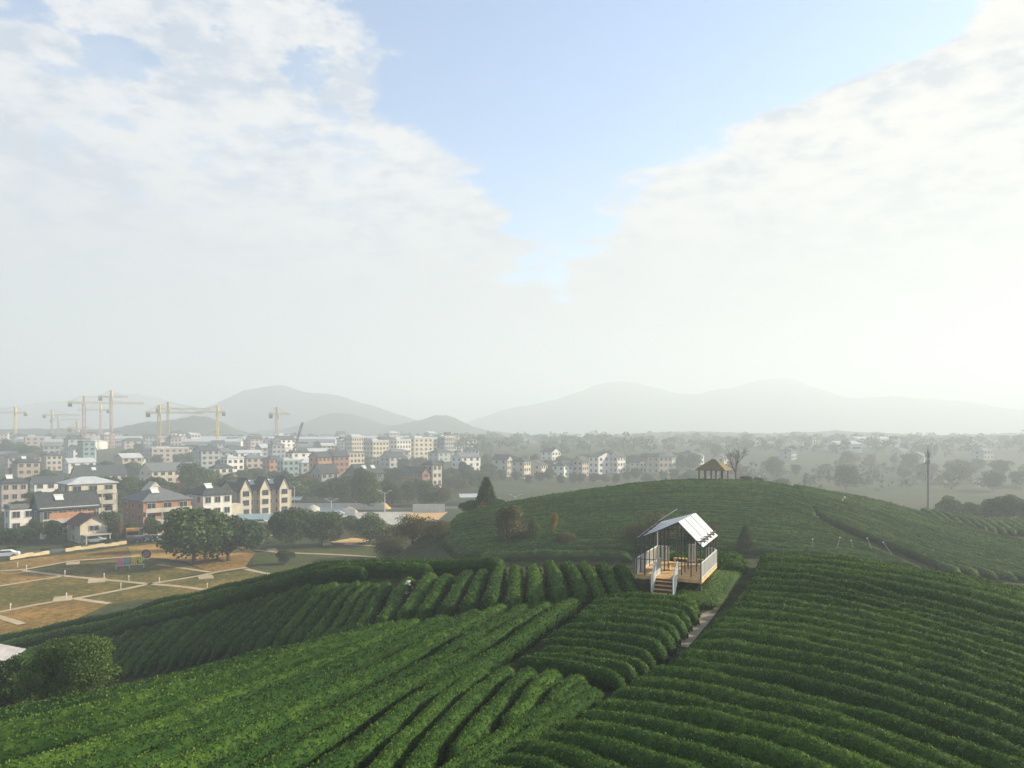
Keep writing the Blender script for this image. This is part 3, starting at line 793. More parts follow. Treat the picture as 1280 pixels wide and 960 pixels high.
# ------------------------------------------------------------------ shelter on the far tea hill
gxy = (at(892, 120), 120.0); gzz_ = gz(*gxy)
sh = thing('thatched_shelter', 'hip-roofed straw-coloured shelter on the crest of the hazy tea hill', 'shelter', (*gxy, gzz_ + 0.1), R(-31))
M_thatch = surf('thatch', (0.17, 0.125, 0.055), 0.95, 0.35, 3.0, bump=0.5)
hw_, hd_ = 2.05, 1.85
m = MB(); e = [(-hw_ - .45, -hd_ - .45, 2.25), (hw_ + .45, -hd_ - .45, 2.25), (hw_ + .45, hd_ + .45, 2.25), (-hw_ - .45, hd_ + .45, 2.25)]
t_ = [(-0.25, 0, 4.0), (0.25, 0, 4.0)]
u_ = [(p[0], p[1], p[2] - 0.14) for p in e]
m.add(e + t_ + u_, [(0, 1, 5, 4), (1, 2, 5), (2, 3, 4, 5), (3, 0, 4), (0, 6, 7, 1), (1, 7, 8, 2), (2, 8, 9, 3), (3, 9, 6, 0), (9, 8, 7, 6)])
m.build('roof', M_thatch, sh)
for x in (-hw_ + .1, -hw_ * 0.42, hw_ * 0.42, hw_ - .1):
    for y in (-hd_ + .1, hd_ - .1):
        MB().box((x, y, 1.15), (0.2, 0.2, 2.12)).build('post', M_woodd, sh)
MB().box((0, 0, 0.0), (2 * hw_ + 0.3, 2 * hd_ + 0.3, 0.22)).build('plinth', M_conc, sh)
m = MB().box((0, hd_ - .45, 0.45), (2 * hw_ - 0.6, 0.35, 0.08)).box((-hw_ + .35, 0, 0.45), (0.35, 2 * hd_ - 1.4, 0.08))
for x in (-1.4, 0, 1.4): m.box((x, hd_ - .45, 0.26), (0.1, 0.3, 0.3))
m.build('bench', M_wht, sh)

# ------------------------------------------------------------------ trees
M_bark = surf('bark', (0.16, 0.125, 0.09), 0.95, 0.35, 4.0, bump=0.4)
M_barkp = surf('pale_bark', (0.42, 0.34, 0.24), 0.9, 0.3, 4.0, bump=0.3)
L_dark = leafmat('dark_leaves', [(0.0, (0.012, 0.032, 0.009)), (0.5, (0.034, 0.068, 0.017)), (1.0, (0.085, 0.125, 0.03))], trans=0.2, scale=0.25, patch=0.25, rough=0.6, spec=0.2)
L_mid = leafmat('green_leaves', [(0.0, (0.022, 0.045, 0.010)), (0.5, (0.058, 0.100, 0.020)), (1.0, (0.14, 0.19, 0.04))], trans=0.22, scale=0.3, patch=0.25, rough=0.6, spec=0.2)
L_olive = leafmat('olive_leaves', [(0.0, (0.035, 0.042, 0.015)), (0.5, (0.085, 0.085, 0.028)), (1.0, (0.17, 0.15, 0.05))], trans=0.2, scale=0.3, patch=0.25, rough=0.65, spec=0.15)
L_brown = leafmat('brown_leaves', [(0.0, (0.05, 0.033, 0.02)), (0.5, (0.12, 0.080, 0.045)), (1.0, (0.21, 0.15, 0.08))], trans=0.15, scale=0.3, patch=0.2, rough=0.8, spec=0.1)
L_twig = leafmat('dry_twigs', [(0.0, (0.045, 0.042, 0.020)), (0.5, (0.095, 0.084, 0.038)), (1.0, (0.17, 0.145, 0.065))], trans=0.1, scale=0.3, patch=0.2, rough=0.9, spec=0.05)
L_yel = leafmat('yellow_leaves', [(0.0, (0.14, 0.085, 0.015)), (0.5, (0.28, 0.18, 0.03)), (1.0, (0.42, 0.30, 0.06))], trans=0.25, scale=0.3, patch=0.2, rough=0.7, spec=0.1)

def leaf_cloud(C, Rr, n, leaf, r, flat=0.85, under=0.35):
    """leaves over the skins of many small clumps"""
    w = Rr ** 2; q = r.choice(len(C), n, p=w / w.sum())
    d = r.normal(size=(n, 3)); d /= np.linalg.norm(d, axis=1, keepdims=True)
    low = (d[:, 2] < -0.2) & (r.random(n) > under); d[low, 2] *= -1
    rad = Rr[q][:, None] * (0.72 + 0.38 * r.random((n, 1)))
    P = C[q] + d * rad * np.array([1, 1, flat])
    a = d * 0.35 + r.normal(size=(n, 3)) * 0.8; a /= np.linalg.norm(a, axis=1, keepdims=True)
    nn = d + r.normal(size=(n, 3)) * 0.55
    b = np.cross(a, nn); b /= np.maximum(np.linalg.norm(b, axis=1, keepdims=True), 1e-6)
    s = leaf * (0.6 + 0.8 * r.random((n, 1)))
    V = np.stack([P - a * s * .5, P + b * s * .32, P + a * s * .5, P - b * s * .32], 1).reshape(-1, 3)
    tint = np.clip(r.normal(0.45, 0.17, n) + (r.random(len(C))[q] - 0.5) * 0.28, 0, 1)
    return V, np.arange(4 * n).reshape(n, 4), tint

def proto(kind, mat, seed, n=3000, leaf=0.10, ncl=34, bark=None, limbs=7):
    """a unit tree: height 1, crown about 1 wide; returns trunk mesh and crown mesh"""
    r = np.random.default_rng(seed); bark = bark or M_bark; t = MB()
    if kind in ('broad', 'bush', 'tall'):
        zc, rx, rz = {'broad': (0.55, 0.42, 0.42), 'bush': (0.42, 0.42, 0.36), 'tall': (0.56, 0.40, 0.42)}[kind]
        d = r.normal(size=(ncl, 3)); d /= np.linalg.norm(d, axis=1, keepdims=True)
        rr = r.random((ncl, 1)) ** 0.38
        C = d * rr * np.array([rx * 0.78, rx * 0.78, rz * 0.80]) * (0.85 + 0.3 * r.random((ncl, 1))) + np.array([0, 0, zc])
        Rr = (0.11 + 0.11 * r.random(ncl)) * (1.1 if kind != 'tall' else 0.95)
        fork = 0.22 if kind == 'broad' else 0.15 if kind == 'bush' else 0.25
        t.tube((0, 0, -0.04), (0.01, 0, fork), 0.026, 0.020, 7)
        for k in range(limbs): t.tube((0.01, 0, fork - 0.01), C[k], 0.02 if limbs < 9 else 0.011, 0.006 if limbs < 9 else 0.003, 5)
    elif kind == 'conifer':
        h = np.linspace(0.16, 0.98, ncl); ang = np.arange(ncl) * 2.4
        rad = 0.44 * (1 - h) ** 0.8 + 0.03
        C = np.stack([np.cos(ang) * rad * 0.62, np.sin(ang) * rad * 0.62, h], 1); Rr = 0.07 + rad * 0.36
        t.tube((0, 0, -0.04), (0, 0, 0.95), 0.025, 0.004, 6)
    V, Q, ti = leaf_cloud(C, Rr, n, leaf, r)
    return t.mesh('trunk', bark), mesh_np('crown', V, Q, mat, tint=ti)

def bare_proto(seed, depth=5, spread=0.55, mat=None, twig=True, nleaf=0, lmat=None):
    r = random.Random(seed); t = MB(); w = MB(); tips = []
    def grow(p, d, L, rad, k):
        q = p + d * L
        (t if k < 3 else w).tube(p, q, rad, rad * 0.66, 5 if k < 2 else 3)
        if k >= depth: tips.append(q); return
        for i in range(3 if k < 4 else 2):
            a = Vector((r.gauss(0, 1), r.gauss(0, 1), r.gauss(0.25, 0.7))).normalized()
            nd = (d * (1 - spread * 0.6) + a * spread + Vector((0, 0, 0.12))).normalized()
            grow(q, nd, L * r.uniform(0.62, 0.82), rad * 0.60, k + 1)
    grow(Vector((0, 0, -0.04)), Vector((0.03, 0, 1)).normalized(), 0.26, 0.034, 0)
    zs = max(v[2] for v in t.v + w.v)
    for b in (t, w): b.v = [(x / zs * 1.0, y / zs, z / zs) for x, y, z in b.v]
    tm = t.mesh('trunk', mat or M_bark)
    if nleaf:
        rr = np.random.default_rng(seed); C = np.array([tuple(v) for v in tips]) / zs
        V, Q, ti = leaf_cloud(C, np.full(len(C), 0.05), nleaf, 0.055, rr)
        Vw = np.array(w.v); 
        cm = mesh_np('crown', V, Q, lmat, tint=ti)
    else:
        cm = w.mesh('crown', mat or M_bark)
    return tm, cm

PT = {}
for k in range(3):
    PT['dark%d' % k] = proto('broad', L_dark, 100 + k, 11959, 0.046, 44)
    PT['mid%d' % k] = proto('broad', L_mid, 110 + k, 9660, 0.050, 38)
    PT['bush%d' % k] = proto('bush', L_dark if k else L_mid, 120 + k, 7359, 0.053, 30)
for k in range(2):
    PT['tall%d' % k] = proto('tall', L_dark, 130 + k, 8280, 0.050, 36)
    PT['olive%d' % k] = proto('broad', L_olive, 140 + k, 6899, 0.053, 34)
    PT['con%d' % k] = proto('conifer', L_dark, 150 + k, 8280, 0.046, 40)
    PT['sparse%d' % k] = proto('bush', L_twig, 160 + k, 5290, 0.034, 46, limbs=30)
    PT['bare%d' % k] = bare_proto(170 + k, 5, 0.55)
    PT['brown%d' % k] = proto('tall', L_brown, 180 + k, 3909, 0.050, 30)
PT['yellow0'] = proto('tall', L_yel, 190, 3449, 0.053, 26)
PT['olivebush0'] = proto('bush', L_olive, 195, 5520, 0.053, 28)

def tree(kind, x, y, h, w, label, group=None, name='tree', z=None, cat='tree'):
    tm, cm = PT[kind]
    z = gz(x, y) if z is None else z
    o = thing(name, label, cat, (x, y, z - 0.05), random.uniform(0, 6.28), group, (w / 0.92, w / 0.92, h))
    link('trunk', tm, o); link('crown', cm, o)
    return o
def T(kind, u, y, hpx, wpx, label, group=None, **kw):
    return tree(kind, at(u, y), y, hpx * y / F, wpx * y / F, label, group, **kw)

# the tree in the hollow at the near left: leaves small enough for its distance, several pale stems
def near_tree(name, x, y, h, w, n, leaf, label, seed, stems):
    r = np.random.default_rng(seed); z = gz(x, y)
    o = thing(name, label, 'tree', (x, y, z - 0.05), 0)
    ncl = 60; d = r.normal(size=(ncl, 3)); d /= np.linalg.norm(d, axis=1, keepdims=True)
    C = d * (r.random((ncl, 1)) ** 0.4) * np.array([w * .40, w * .36, h * .38]) + np.array([0, 0, h * .52]); Rr = (0.09 + 0.08 * r.random(ncl)) * w
    V, Q, ti = leaf_cloud(C, Rr, n, leaf, r, 0.8)
    t = MB()
    for k in range(stems):
        a = (k - (stems - 1) / 2) * 0.42; b = Vector((a * 0.4, -0.1 + 0.1 * (k % 2), -0.1)); c = Vector((a * 1.5 * h * .3, -0.25 * (k % 2), h * .34)); e_ = Vector(C[k * 3 % ncl])
        t.tube(b, c, 0.075, 0.055, 7); t.tube(c, e_, 0.055, 0.02, 6); t.tube(c, Vector(C[(k * 5 + 7) % ncl]), 0.04, 0.015, 6)
    link('trunk', t.mesh('trunk', M_barkp), o); link('crown', mesh_np('crown', V, Q, L_near, tint=ti), o)
    return o
L_near = leafmat('fresh_leaves', [(0.0, (0.014, 0.038, 0.008)), (0.5, (0.048, 0.098, 0.017)), (1.0, (0.14, 0.20, 0.04))], trans=0.25, scale=0.5, patch=0.2, rough=0.6, spec=0.15)
near_tree('broadleaf_tree', at(88, 40), 40, 3.9, 5.5, 40000, 0.12, 'rounded green tree with several pale stems in the hollow of the tea slope', 3, 5)
near_tree('shrub', at(20, 43), 43, 3.3, 4.2, 20000, 0.14, 'dark shrub at the frame edge beside the pale-stemmed tree', 4, 3)
m = MB()
o = thing('fallen_branch', 'pale dead branch lying below the pale-stemmed tree', 'branch', (at(57, 39.6), 39.6, gz(at(57, 39.6), 39.6) + 0.55), R(18))
m = MB().tube((-0.5, 0, -0.2), (0.1, 0.05, 0.05), 0.05, 0.045).tube((0.1, 0.05, 0.05), (0.45, 0.1, 0.22), 0.045, 0.03).tube((0.1, 0.05, 0.05), (0.5, -0.1, 0.05), 0.03, 0.012)
link('limb', m.mesh('limb', M_barkp), o)
# shed roof poking in at the frame edge
sx, sy = at(-12, 49), 49.0
shed = thing('shed', 'small shed with pale corrugated roof at the frame edge above the shrub', 'shed', (sx, sy, -17.3), R(14))
M_corr = surf('corrugated_sheet', (0.50, 0.47, 0.45), 0.6, 0.25, 1.0)
m = MB().box((0, 0, 0.6), (2.2, 2.4, 2.6)); m.build('wall', W_['grey'], shed)
m = MB(); nn = 14
for k in range(nn):
    a, b = -1.5 + 3.0 * k / nn, -1.5 + 3.0 * (k + 0.62) / nn
    m.slab([(-1.5, a, 3.0), (1.6, a, 2.1), (1.6, b, 2.1), (-1.5, b, 3.0)], 0.05)
m.slab([(-1.5, -1.5, 2.96), (1.6, -1.5, 2.06), (1.6, 1.5, 2.06), (-1.5, 1.5, 2.96)], 0.03)
m.build('roof', M_corr, shed)

# named trees of the middle distance
T('mid1', 243, 133, 76, 92, 'large dark spreading tree with golden-lit top between the two field paths')
T('bush1', 285, 137, 70, 80, 'large dark tree joined to the golden-topped tree at its shaded flank')
T('mid1', 248, 150, 54, 34, 'upright green tree behind the golden-topped spreading tree')
T('dark2', 366, 152, 52, 58, 'dark round tree on the meadow below the townhouse row')
T('dark0', 402, 156, 44, 52, 'dark broad tree next to the round meadow tree')
T('mid2', 349, 160, 34, 34, 'small green tree left of the round meadow tree')
T('bush1', 356, 133, 22, 24, 'low dark bush standing alone on the meadow')
T('bush2', 322, 168, 26, 26, 'dark shrub at the foot of the triple-gabled townhouse')
T('bush0', 303, 172, 24, 22, 'green shrub in front of the triple-gabled townhouse')
T('mid0', 462, 158, 36, 52, 'green bushy tree between the sand heap and the road hoarding')
T('olive0', 490, 140, 42, 44, 'olive tree beside the brown thinning tree')
T('sparse0', 515, 108, 48, 62, 'brown thinning tree at the foot of the shelter hill')
T('sparse1', 488, 112, 34, 44, 'low brown tangled tree left of the brown thinning tree')
T('sparse0', 545, 104, 34, 40, 'small brown twiggy tree where the shelter hill meets the ridge')
T('mid1', 436, 175, 24, 26, 'small green tree behind the ochre sand patch')
T('bush1', 424, 182, 18, 24, 'low bush near the parked cars of the building yard')
T('tall0', 66, 160, 30, 24, 'round dark street tree in front of the dark gabled house')
T('tall1', 44, 163, 26, 20, 'slim dark tree against the shaded gable')
T('bush1', 14, 158, 24, 42, 'dark hedge-like bush near the white car')
T('bush2', 31, 160, 26, 30, 'dark bush beneath the shaded gable')
T('dark1', 136, 164, 36, 26, 'dark tree between the gabled porch house and the orange-brick house')
T('brown0', 147, 162, 30, 13, 'slender russet tree beside the orange stall')
T('bush0', 166, 168, 24, 30, 'green bush in front of the shaded brick wall')
T('mid2', 190, 165, 28, 22, 'bushy tree before the orange-brick front')
T('bush1', 121, 166, 14, 18, 'low clipped bush by the porch')
T('con0', 608, 114, 40, 30, 'pointed dark conifer on the left shoulder of the shelter hill')
T('bush1', 588, 113.5, 22, 26, 'dark bush left of the pointed conifer')
T('yellow0', 603, 112.5, 14, 9, 'tiny golden shrub under the pointed conifer')
T('bush2', 622, 114, 12, 22, 'low bush right of the pointed conifer')
T('olive1', 636, 92, 54, 48, 'open-crowned tree with pale leaning trunk in the gully before the shelter hill')
T('mid0', 668, 90, 36, 22, 'narrow green tree in the gully right of the open-crowned tree')
T('bush2', 652, 91, 24, 22, 'dark bush between the open-crowned and the narrow tree')
T('yellow0', 693, 93, 36, 11, 'thin golden tree standing alone in the gully')
T('olivebush0', 707, 88, 26, 28, 'pale olive shrub below the thin golden tree')
T('olivebush0', 742, 85, 14, 22, 'low olive shrub midway between the golden tree and the open-frame house')
T('sparse1', 822, 85, 54, 62, 'brown leafless thicket behind the open-frame house roof')
T('sparse0', 880, 84, 46, 44, 'brown leafless thicket beyond the white roof edge')
T('sparse0', 795, 86, 36, 40, 'faint brown scrub at the shaded side of the open-frame house')
T('con1', 932, 82, 36, 28, 'small dark conifer just right of the open-frame house')
T('brown1', 1078, 76, 18, 14, 'tan tuft of dry grass-like shrub on the ridge skyline')
T('bare0', 920, 123, 46, 32, 'bare leafless tree beside the thatched shelter')
T('olivebush0', 932, 125, 12, 16, 'light green bush touching the bare tree by the shelter')
T('bush0', 946, 126, 11, 20, 'low bush farther down the crest from the shelter')
T('olivebush0', 962, 127, 8, 18, 'lowest bush in the row down the crest from the shelter')
T('bush1', 1150, 160, 15, 26, 'low hazy bush left of the telephone mast foot')
T('bush2', 1168, 158, 16, 24, 'dark hazy bush at the foot of the telephone mast')
T('mid0', 1189, 165, 34, 36, 'rounded hazy tree just right of the telephone mast')
T('bush1', 1183, 155, 18, 24, 'dark bush in front of the rounded hazy tree')
for k, (u, h, w) in enumerate([(1216, 28, 28), (1232, 30, 30), (1248, 34, 34), (1266, 36, 34), (1284, 34, 36)]):
    T(('mid1', 'bush1', 'dark2', 'mid2', 'bush2')[k], u, 156, h, w, 'dense hazy tree, %s in the belt right of the mast tree' % ordw(k + 1), 'tree belt on the far right crest')

# ------------------------------------------------------------------ houses
HOUSES = []
def house(label, cu, y, Wd, D, floors, roof='gable', rh=2.6, wall='cream', rc='slate', rz=48, fh=3.0, nf=3, ns=2, name='house', group=None, cat='house', z=None, heater=0, far=False, door=True, sidewall=None, balcony=False, px=None):
    """cu = frame column of the corner nearest the camera at distance y; front faces the sun side, gable end the shaded side"""
    a = R(rz); co, si = math.cos(a), math.sin(a)
    x0 = at(cu, y); cx = x0 + co * Wd / 2 - si * D / 2; cy = y + si * Wd / 2 + co * D / 2
    z = gz(cx, cy) if z is None else z
    o = thing(name, label, cat, (cx, cy, z), a, group)
    HOUSES.append((cx, cy, max(Wd, D)))
    H = floors * fh
    m = MB(); w2, d2 = Wd / 2, D / 2
    vs = [(-w2, -d2, -0.6), (w2, -d2, -0.6), (w2, d2, -0.6), (-w2, d2, -0.6), (-w2, -d2, H), (w2, -d2, H), (w2, d2, H), (-w2, d2, H)]
    fs = [(0, 1, 5, 4), (1, 2, 6, 5), (2, 3, 7, 6), (3, 0, 4, 7), (4, 5, 6, 7), (3, 2, 1, 0)]
    if roof == 'gable':
        vs += [(-w2, 0, H + rh), (w2, 0, H + rh)]; fs[4] = (4, 5, 9, 8); fs += [(6, 7, 8, 9), (4, 8, 7), (5, 6, 9)]
    elif roof == 'gablefront':
        vs += [(0, -d2, H + rh), (0, d2, H + rh)]; fs[4] = (4, 8, 9, 7); fs += [(5, 6, 9, 8), (4, 5, 8), (6, 7, 9)]
    m.add(vs, fs); m.build('wall', W_[wall], o)
    r_ = MB(); ov = 0.5; t = 0.16
    if roof == 'gable':
        k = rh / d2
        r_.slab([(-w2 - ov, -d2 - ov, H - ov * k + .05), (w2 + ov, -d2 - ov, H - ov * k + .05), (w2 + ov, 0, H + rh + .2), (-w2 - ov, 0, H + rh + .2)], t)
        r_.slab([(w2 + ov, d2 + ov, H - ov * k + .05), (-w2 - ov, d2 + ov, H - ov * k + .05), (-w2 - ov, 0.01, H + rh + .2), (w2 + ov, 0.01, H + rh + .2)], t)
        r_.box((0, 0, H + rh + .18), (Wd + 2 * ov, 0.3, 0.12))
    elif roof == 'gablefront':
        k = rh / w2
        r_.slab([(-w2 - ov, d2 + ov, H - ov * k + .05), (-w2 - ov, -d2 - ov, H - ov * k + .05), (0, -d2 - ov, H + rh + .2), (0, d2 + ov, H + rh + .2)], t)
        r_.slab([(w2 + ov, -d2 - ov, H - ov * k + .05), (w2 + ov, d2 + ov, H - ov * k + .05), (0.01, d2 + ov, H + rh + .2), (0.01, -d2 - ov, H + rh + .2)], t)
    elif roof == 'hip':
        rx = max(0.3, w2 - d2 * 0.9); e_ = [(-w2 - ov, -d2 - ov, H), (w2 + ov, -d2 - ov, H), (w2 + ov, d2 + ov, H), (-w2 - ov, d2 + ov, H)]
        r_.add(e_ + [(-rx, 0, H + rh), (rx, 0, H + rh)] + [(p[0], p[1], H - 0.2) for p in e_], [(0, 1, 5, 4), (1, 2, 5), (2, 3, 4, 5), (3, 0, 4), (0, 6, 7, 1), (1, 7, 8, 2), (2, 8, 9, 3), (3, 9, 6, 0), (9, 8, 7, 6)])
    else:
        r_.box((0, 0, H + 0.12), (Wd + 0.6, D + 0.6, 0.24)); 
        for sx in (-1, 1): r_.box((sx * (w2 - .1), 0, H + .55), (0.18, D, 0.62))
        for sy in (-1, 1): r_.box((0, sy * (d2 - .1), H + .55), (Wd - 0.4, 0.18, 0.62))
        if rh > 1: r_.box((-w2 * .3, d2 * .2, H + .24 + rh / 2), (Wd * .35, D * .45, rh))
    ro = r_.build('roof', Rf[rc], o)
    for k in range(heater):
        hx = -w2 * 0.3 + k * w2 * 0.7; hb = MB(); s_ = rh / d2 if roof == 'gable' else 0.5
        yy = -d2 * 0.45; zz = H + (d2 - 0.45 * d2) * s_ + 0.35 if roof in ('gable',) else H + rh * 0.55 + 0.5
        hb.slab([(hx - 0.9, yy - 0.7, zz - 0.45), (hx + 0.9, yy - 0.7, zz - 0.45), (hx + 0.9, yy + 0.5, zz + 0.5), (hx - 0.9, yy + 0.5, zz + 0.5)], 0.08)
        hb.tube((hx - 1.0, yy + 0.6, zz + 0.6), (hx + 1.0, yy + 0.6, zz + 0.6), 0.22, n=8)
        hb.build('water_heater', M_wht, ro)
    def win(x, yv, zc, w, h, side):
        f = MB(); g_ = MB()
        if side == 'f':
            f.box((x, -d2 - 0.03, zc + h / 2 + .05), (w + .2, 0.1, 0.1)).box((x, -d2 - 0.05, zc - h / 2 - .05), (w + .3, 0.16, 0.1)).box((x - w / 2 - .05, -d2 - .03, zc), (.1, .1, h)).box((x + w / 2 + .05, -d2 - .03, zc), (.1, .1, h)).box((x, -d2 - .04, zc), (.06, .08, h))
            g_.box((x, -d2 - .012, zc), (w, .05, h))
        else:
            f.box((-w2 - 0.03, yv, zc + h / 2 + .05), (0.1, w + .2, 0.1)).box((-w2 - 0.05, yv, zc - h / 2 - .05), (0.16, w + .3, 0.1)).box((-w2 - .03, yv - w / 2 - .05, zc), (.1, .1, h)).box((-w2 - .03, yv + w / 2 + .05, zc), (.1, .1, h)).box((-w2 - .04, yv, zc), (.08, .06, h))
            g_.box((-w2 - .012, yv, zc), (.05, w, h))
        if far:
            f.v += []; g_.build('window', M_glass, o)
        else:
            fo = f.build('window', M_win, o); g_.build('pane', M_glass, fo)
    for fl in range(floors):
        zc = fl * fh + fh * 0.52
        for k in range(nf):
            x = -w2 + Wd * (k + 0.5) / nf
            if fl == 0 and door and k == nf // 2:
                dd = MB().box((x, -d2 - 0.03, 1.05), (1.3, 0.1, 2.1)).build('door', M_door, o)
                if not far: MB().box((x + 0.45, -d2 - 0.10, 1.05), (0.06, 0.06, 0.22)).build('handle', M_win, dd)
                continue
            win(x, 0, zc, min(1.9, Wd / nf * 0.55), fh * 0.5, 'f')
        for k in range(ns):
            win(0, -d2 + D * (k + 0.5) / ns, zc, 1.25, fh * 0.46, 's')
    if balcony:
        for fl in range(1, floors):
            b = MB().box((0, -d2 - 0.65, fl * fh + 0.02), (Wd * 0.96, 1.25, 0.16)).box((0, -d2 - 1.22, fl * fh + 0.55), (Wd * 0.96, 0.1, 0.92))
            for k in range(nf + 1): b.box((-w2 * 0.95 + Wd * 0.95 * k / nf, -d2 - 1.22, fl * fh - fh / 2), (0.22, 0.22, fh - 0.2))
            b.build('balcony', M_conc, o)
    return o

# the nearest rank of houses
h1 = house('dark grey gabled house with slate roof and long sunlit wooden veranda', 50, 165, 12.4, 6.6, 2, 'gable', 3.3, 'slate', 'slate', nf=4, ns=1, fh=3.55, balcony=True, heater=1)
MB().box((0.4, -3.36, 4.9), (9.5, 0.06, 1.9)).build('veranda_panel', surf('veranda_wood', (0.42, 0.20, 0.09), 0.6), h1)
MB().box((0, -3.32, 6.95), (12.5, 0.2, 0.5)).build('fascia', M_wht, h1)
house('tall cream house with pale metal roof behind the dark gabled house', 86, 186, 11.5, 9, 4, 'hip', 1.6, 'cream', 'metal', nf=3, ns=2, fh=2.85, balcony=True)
h3 = house('small cream house with gabled end and dark red roof', 100, 158, 5.6, 8.5, 2, 'gablefront', 1.7, 'cream', 'red', nf=1, ns=1, fh=2.15, door=False)
MB().box((0.2, -5.4, 1.9), (5.4, 2.4, 0.16)).box((-2.2, -6.4, 0.9), (0.2, 0.2, 1.9)).box((2.6, -6.4, 0.9), (0.2, 0.2, 1.9)).build('porch', M_conc, h3)
h4 = house('orange-brick three-storey house with white balconies and hipped roof', 179, 171, 11.4, 12.6, 3, 'hip', 3.0, 'orange', 'grey', nf=3, ns=3, fh=2.75, balcony=True, heater=1)
m = MB().add([(-2, 1, 8), (2, 1, 8), (2, 1, 10.2), (0, 1, 12.4), (-2, 1, 10.2), (-2, 5, 8), (2, 5, 8), (2, 5, 10.2), (0, 5, 12.4), (-2, 5, 10.2)], [(0, 1, 2, 3, 4), (9, 8, 7, 6, 5), (1, 6, 7, 2), (2, 7, 8, 3), (3, 8, 9, 4), (4, 9, 5, 0)])
m.build('dormer', W_['cream'], h4)
h5 = house('white three-storey house with slate hipped roof behind the spreading tree', 254, 183, 7.6, 9.8, 3, 'hip', 2.6, 'white', 'slate', nf=3, ns=2, fh=2.95, heater=1)
MB().box((5.6, -2.2, 2.6), (3.6, 4.4, 6.2)).build('annex', W_['cream'], h5)
h6 = house('dark-roofed townhouse row with three sharp front gables', 294, 210, 18.5, 10, 3, 'gable', 2.6, 'tan', 'slate', nf=6, ns=2, fh=2.65, heater=2)
for x in (-6.6, -0.4, 6.0):
    g6 = MB().add([(x - 1.7, -6.4, -.3), (x + 1.7, -6.4, -.3), (x + 1.7, -6.4, 7.9), (x, -6.4, 11.3), (x - 1.7, -6.4, 7.9), (x - 1.7, -2, -.3), (x + 1.7, -2, -.3), (x + 1.7, -2, 7.9), (x, -2, 11.3), (x - 1.7, -2, 7.9)],
                  [(0, 1, 2, 3, 4), (9, 8, 7, 6, 5), (1, 6, 7, 2), (2, 7, 8, 3), (3, 8, 9, 4), (4, 9, 5, 0)]).build('front_gable', W_['cream'], h6)
    MB().slab([(x - 2.1, -6.8, 7.3), (x, -6.8, 11.5), (x, -1.9, 11.5), (x - 2.1, -1.9, 7.3)], -0.14).slab([(x + .01, -6.8, 11.5), (x + 2.1, -6.8, 7.3), (x + 2.1, -1.9, 7.3), (x + .01, -1.9, 11.5)], -0.14).build('gable_roof', Rf['slate'], g6)
    for zc in (1.4, 4.1, 6.8): MB().box((x, -6.42, zc), (2.0, 0.06, 1.6)).build('window', M_glass, g6)
h7 = house('low white house with a red door at the foot of the dark gable', 12, 176, 5.5, 5, 2, 'flat', 0.5, 'white', 'grey', nf=2, ns=1, fh=2.9)

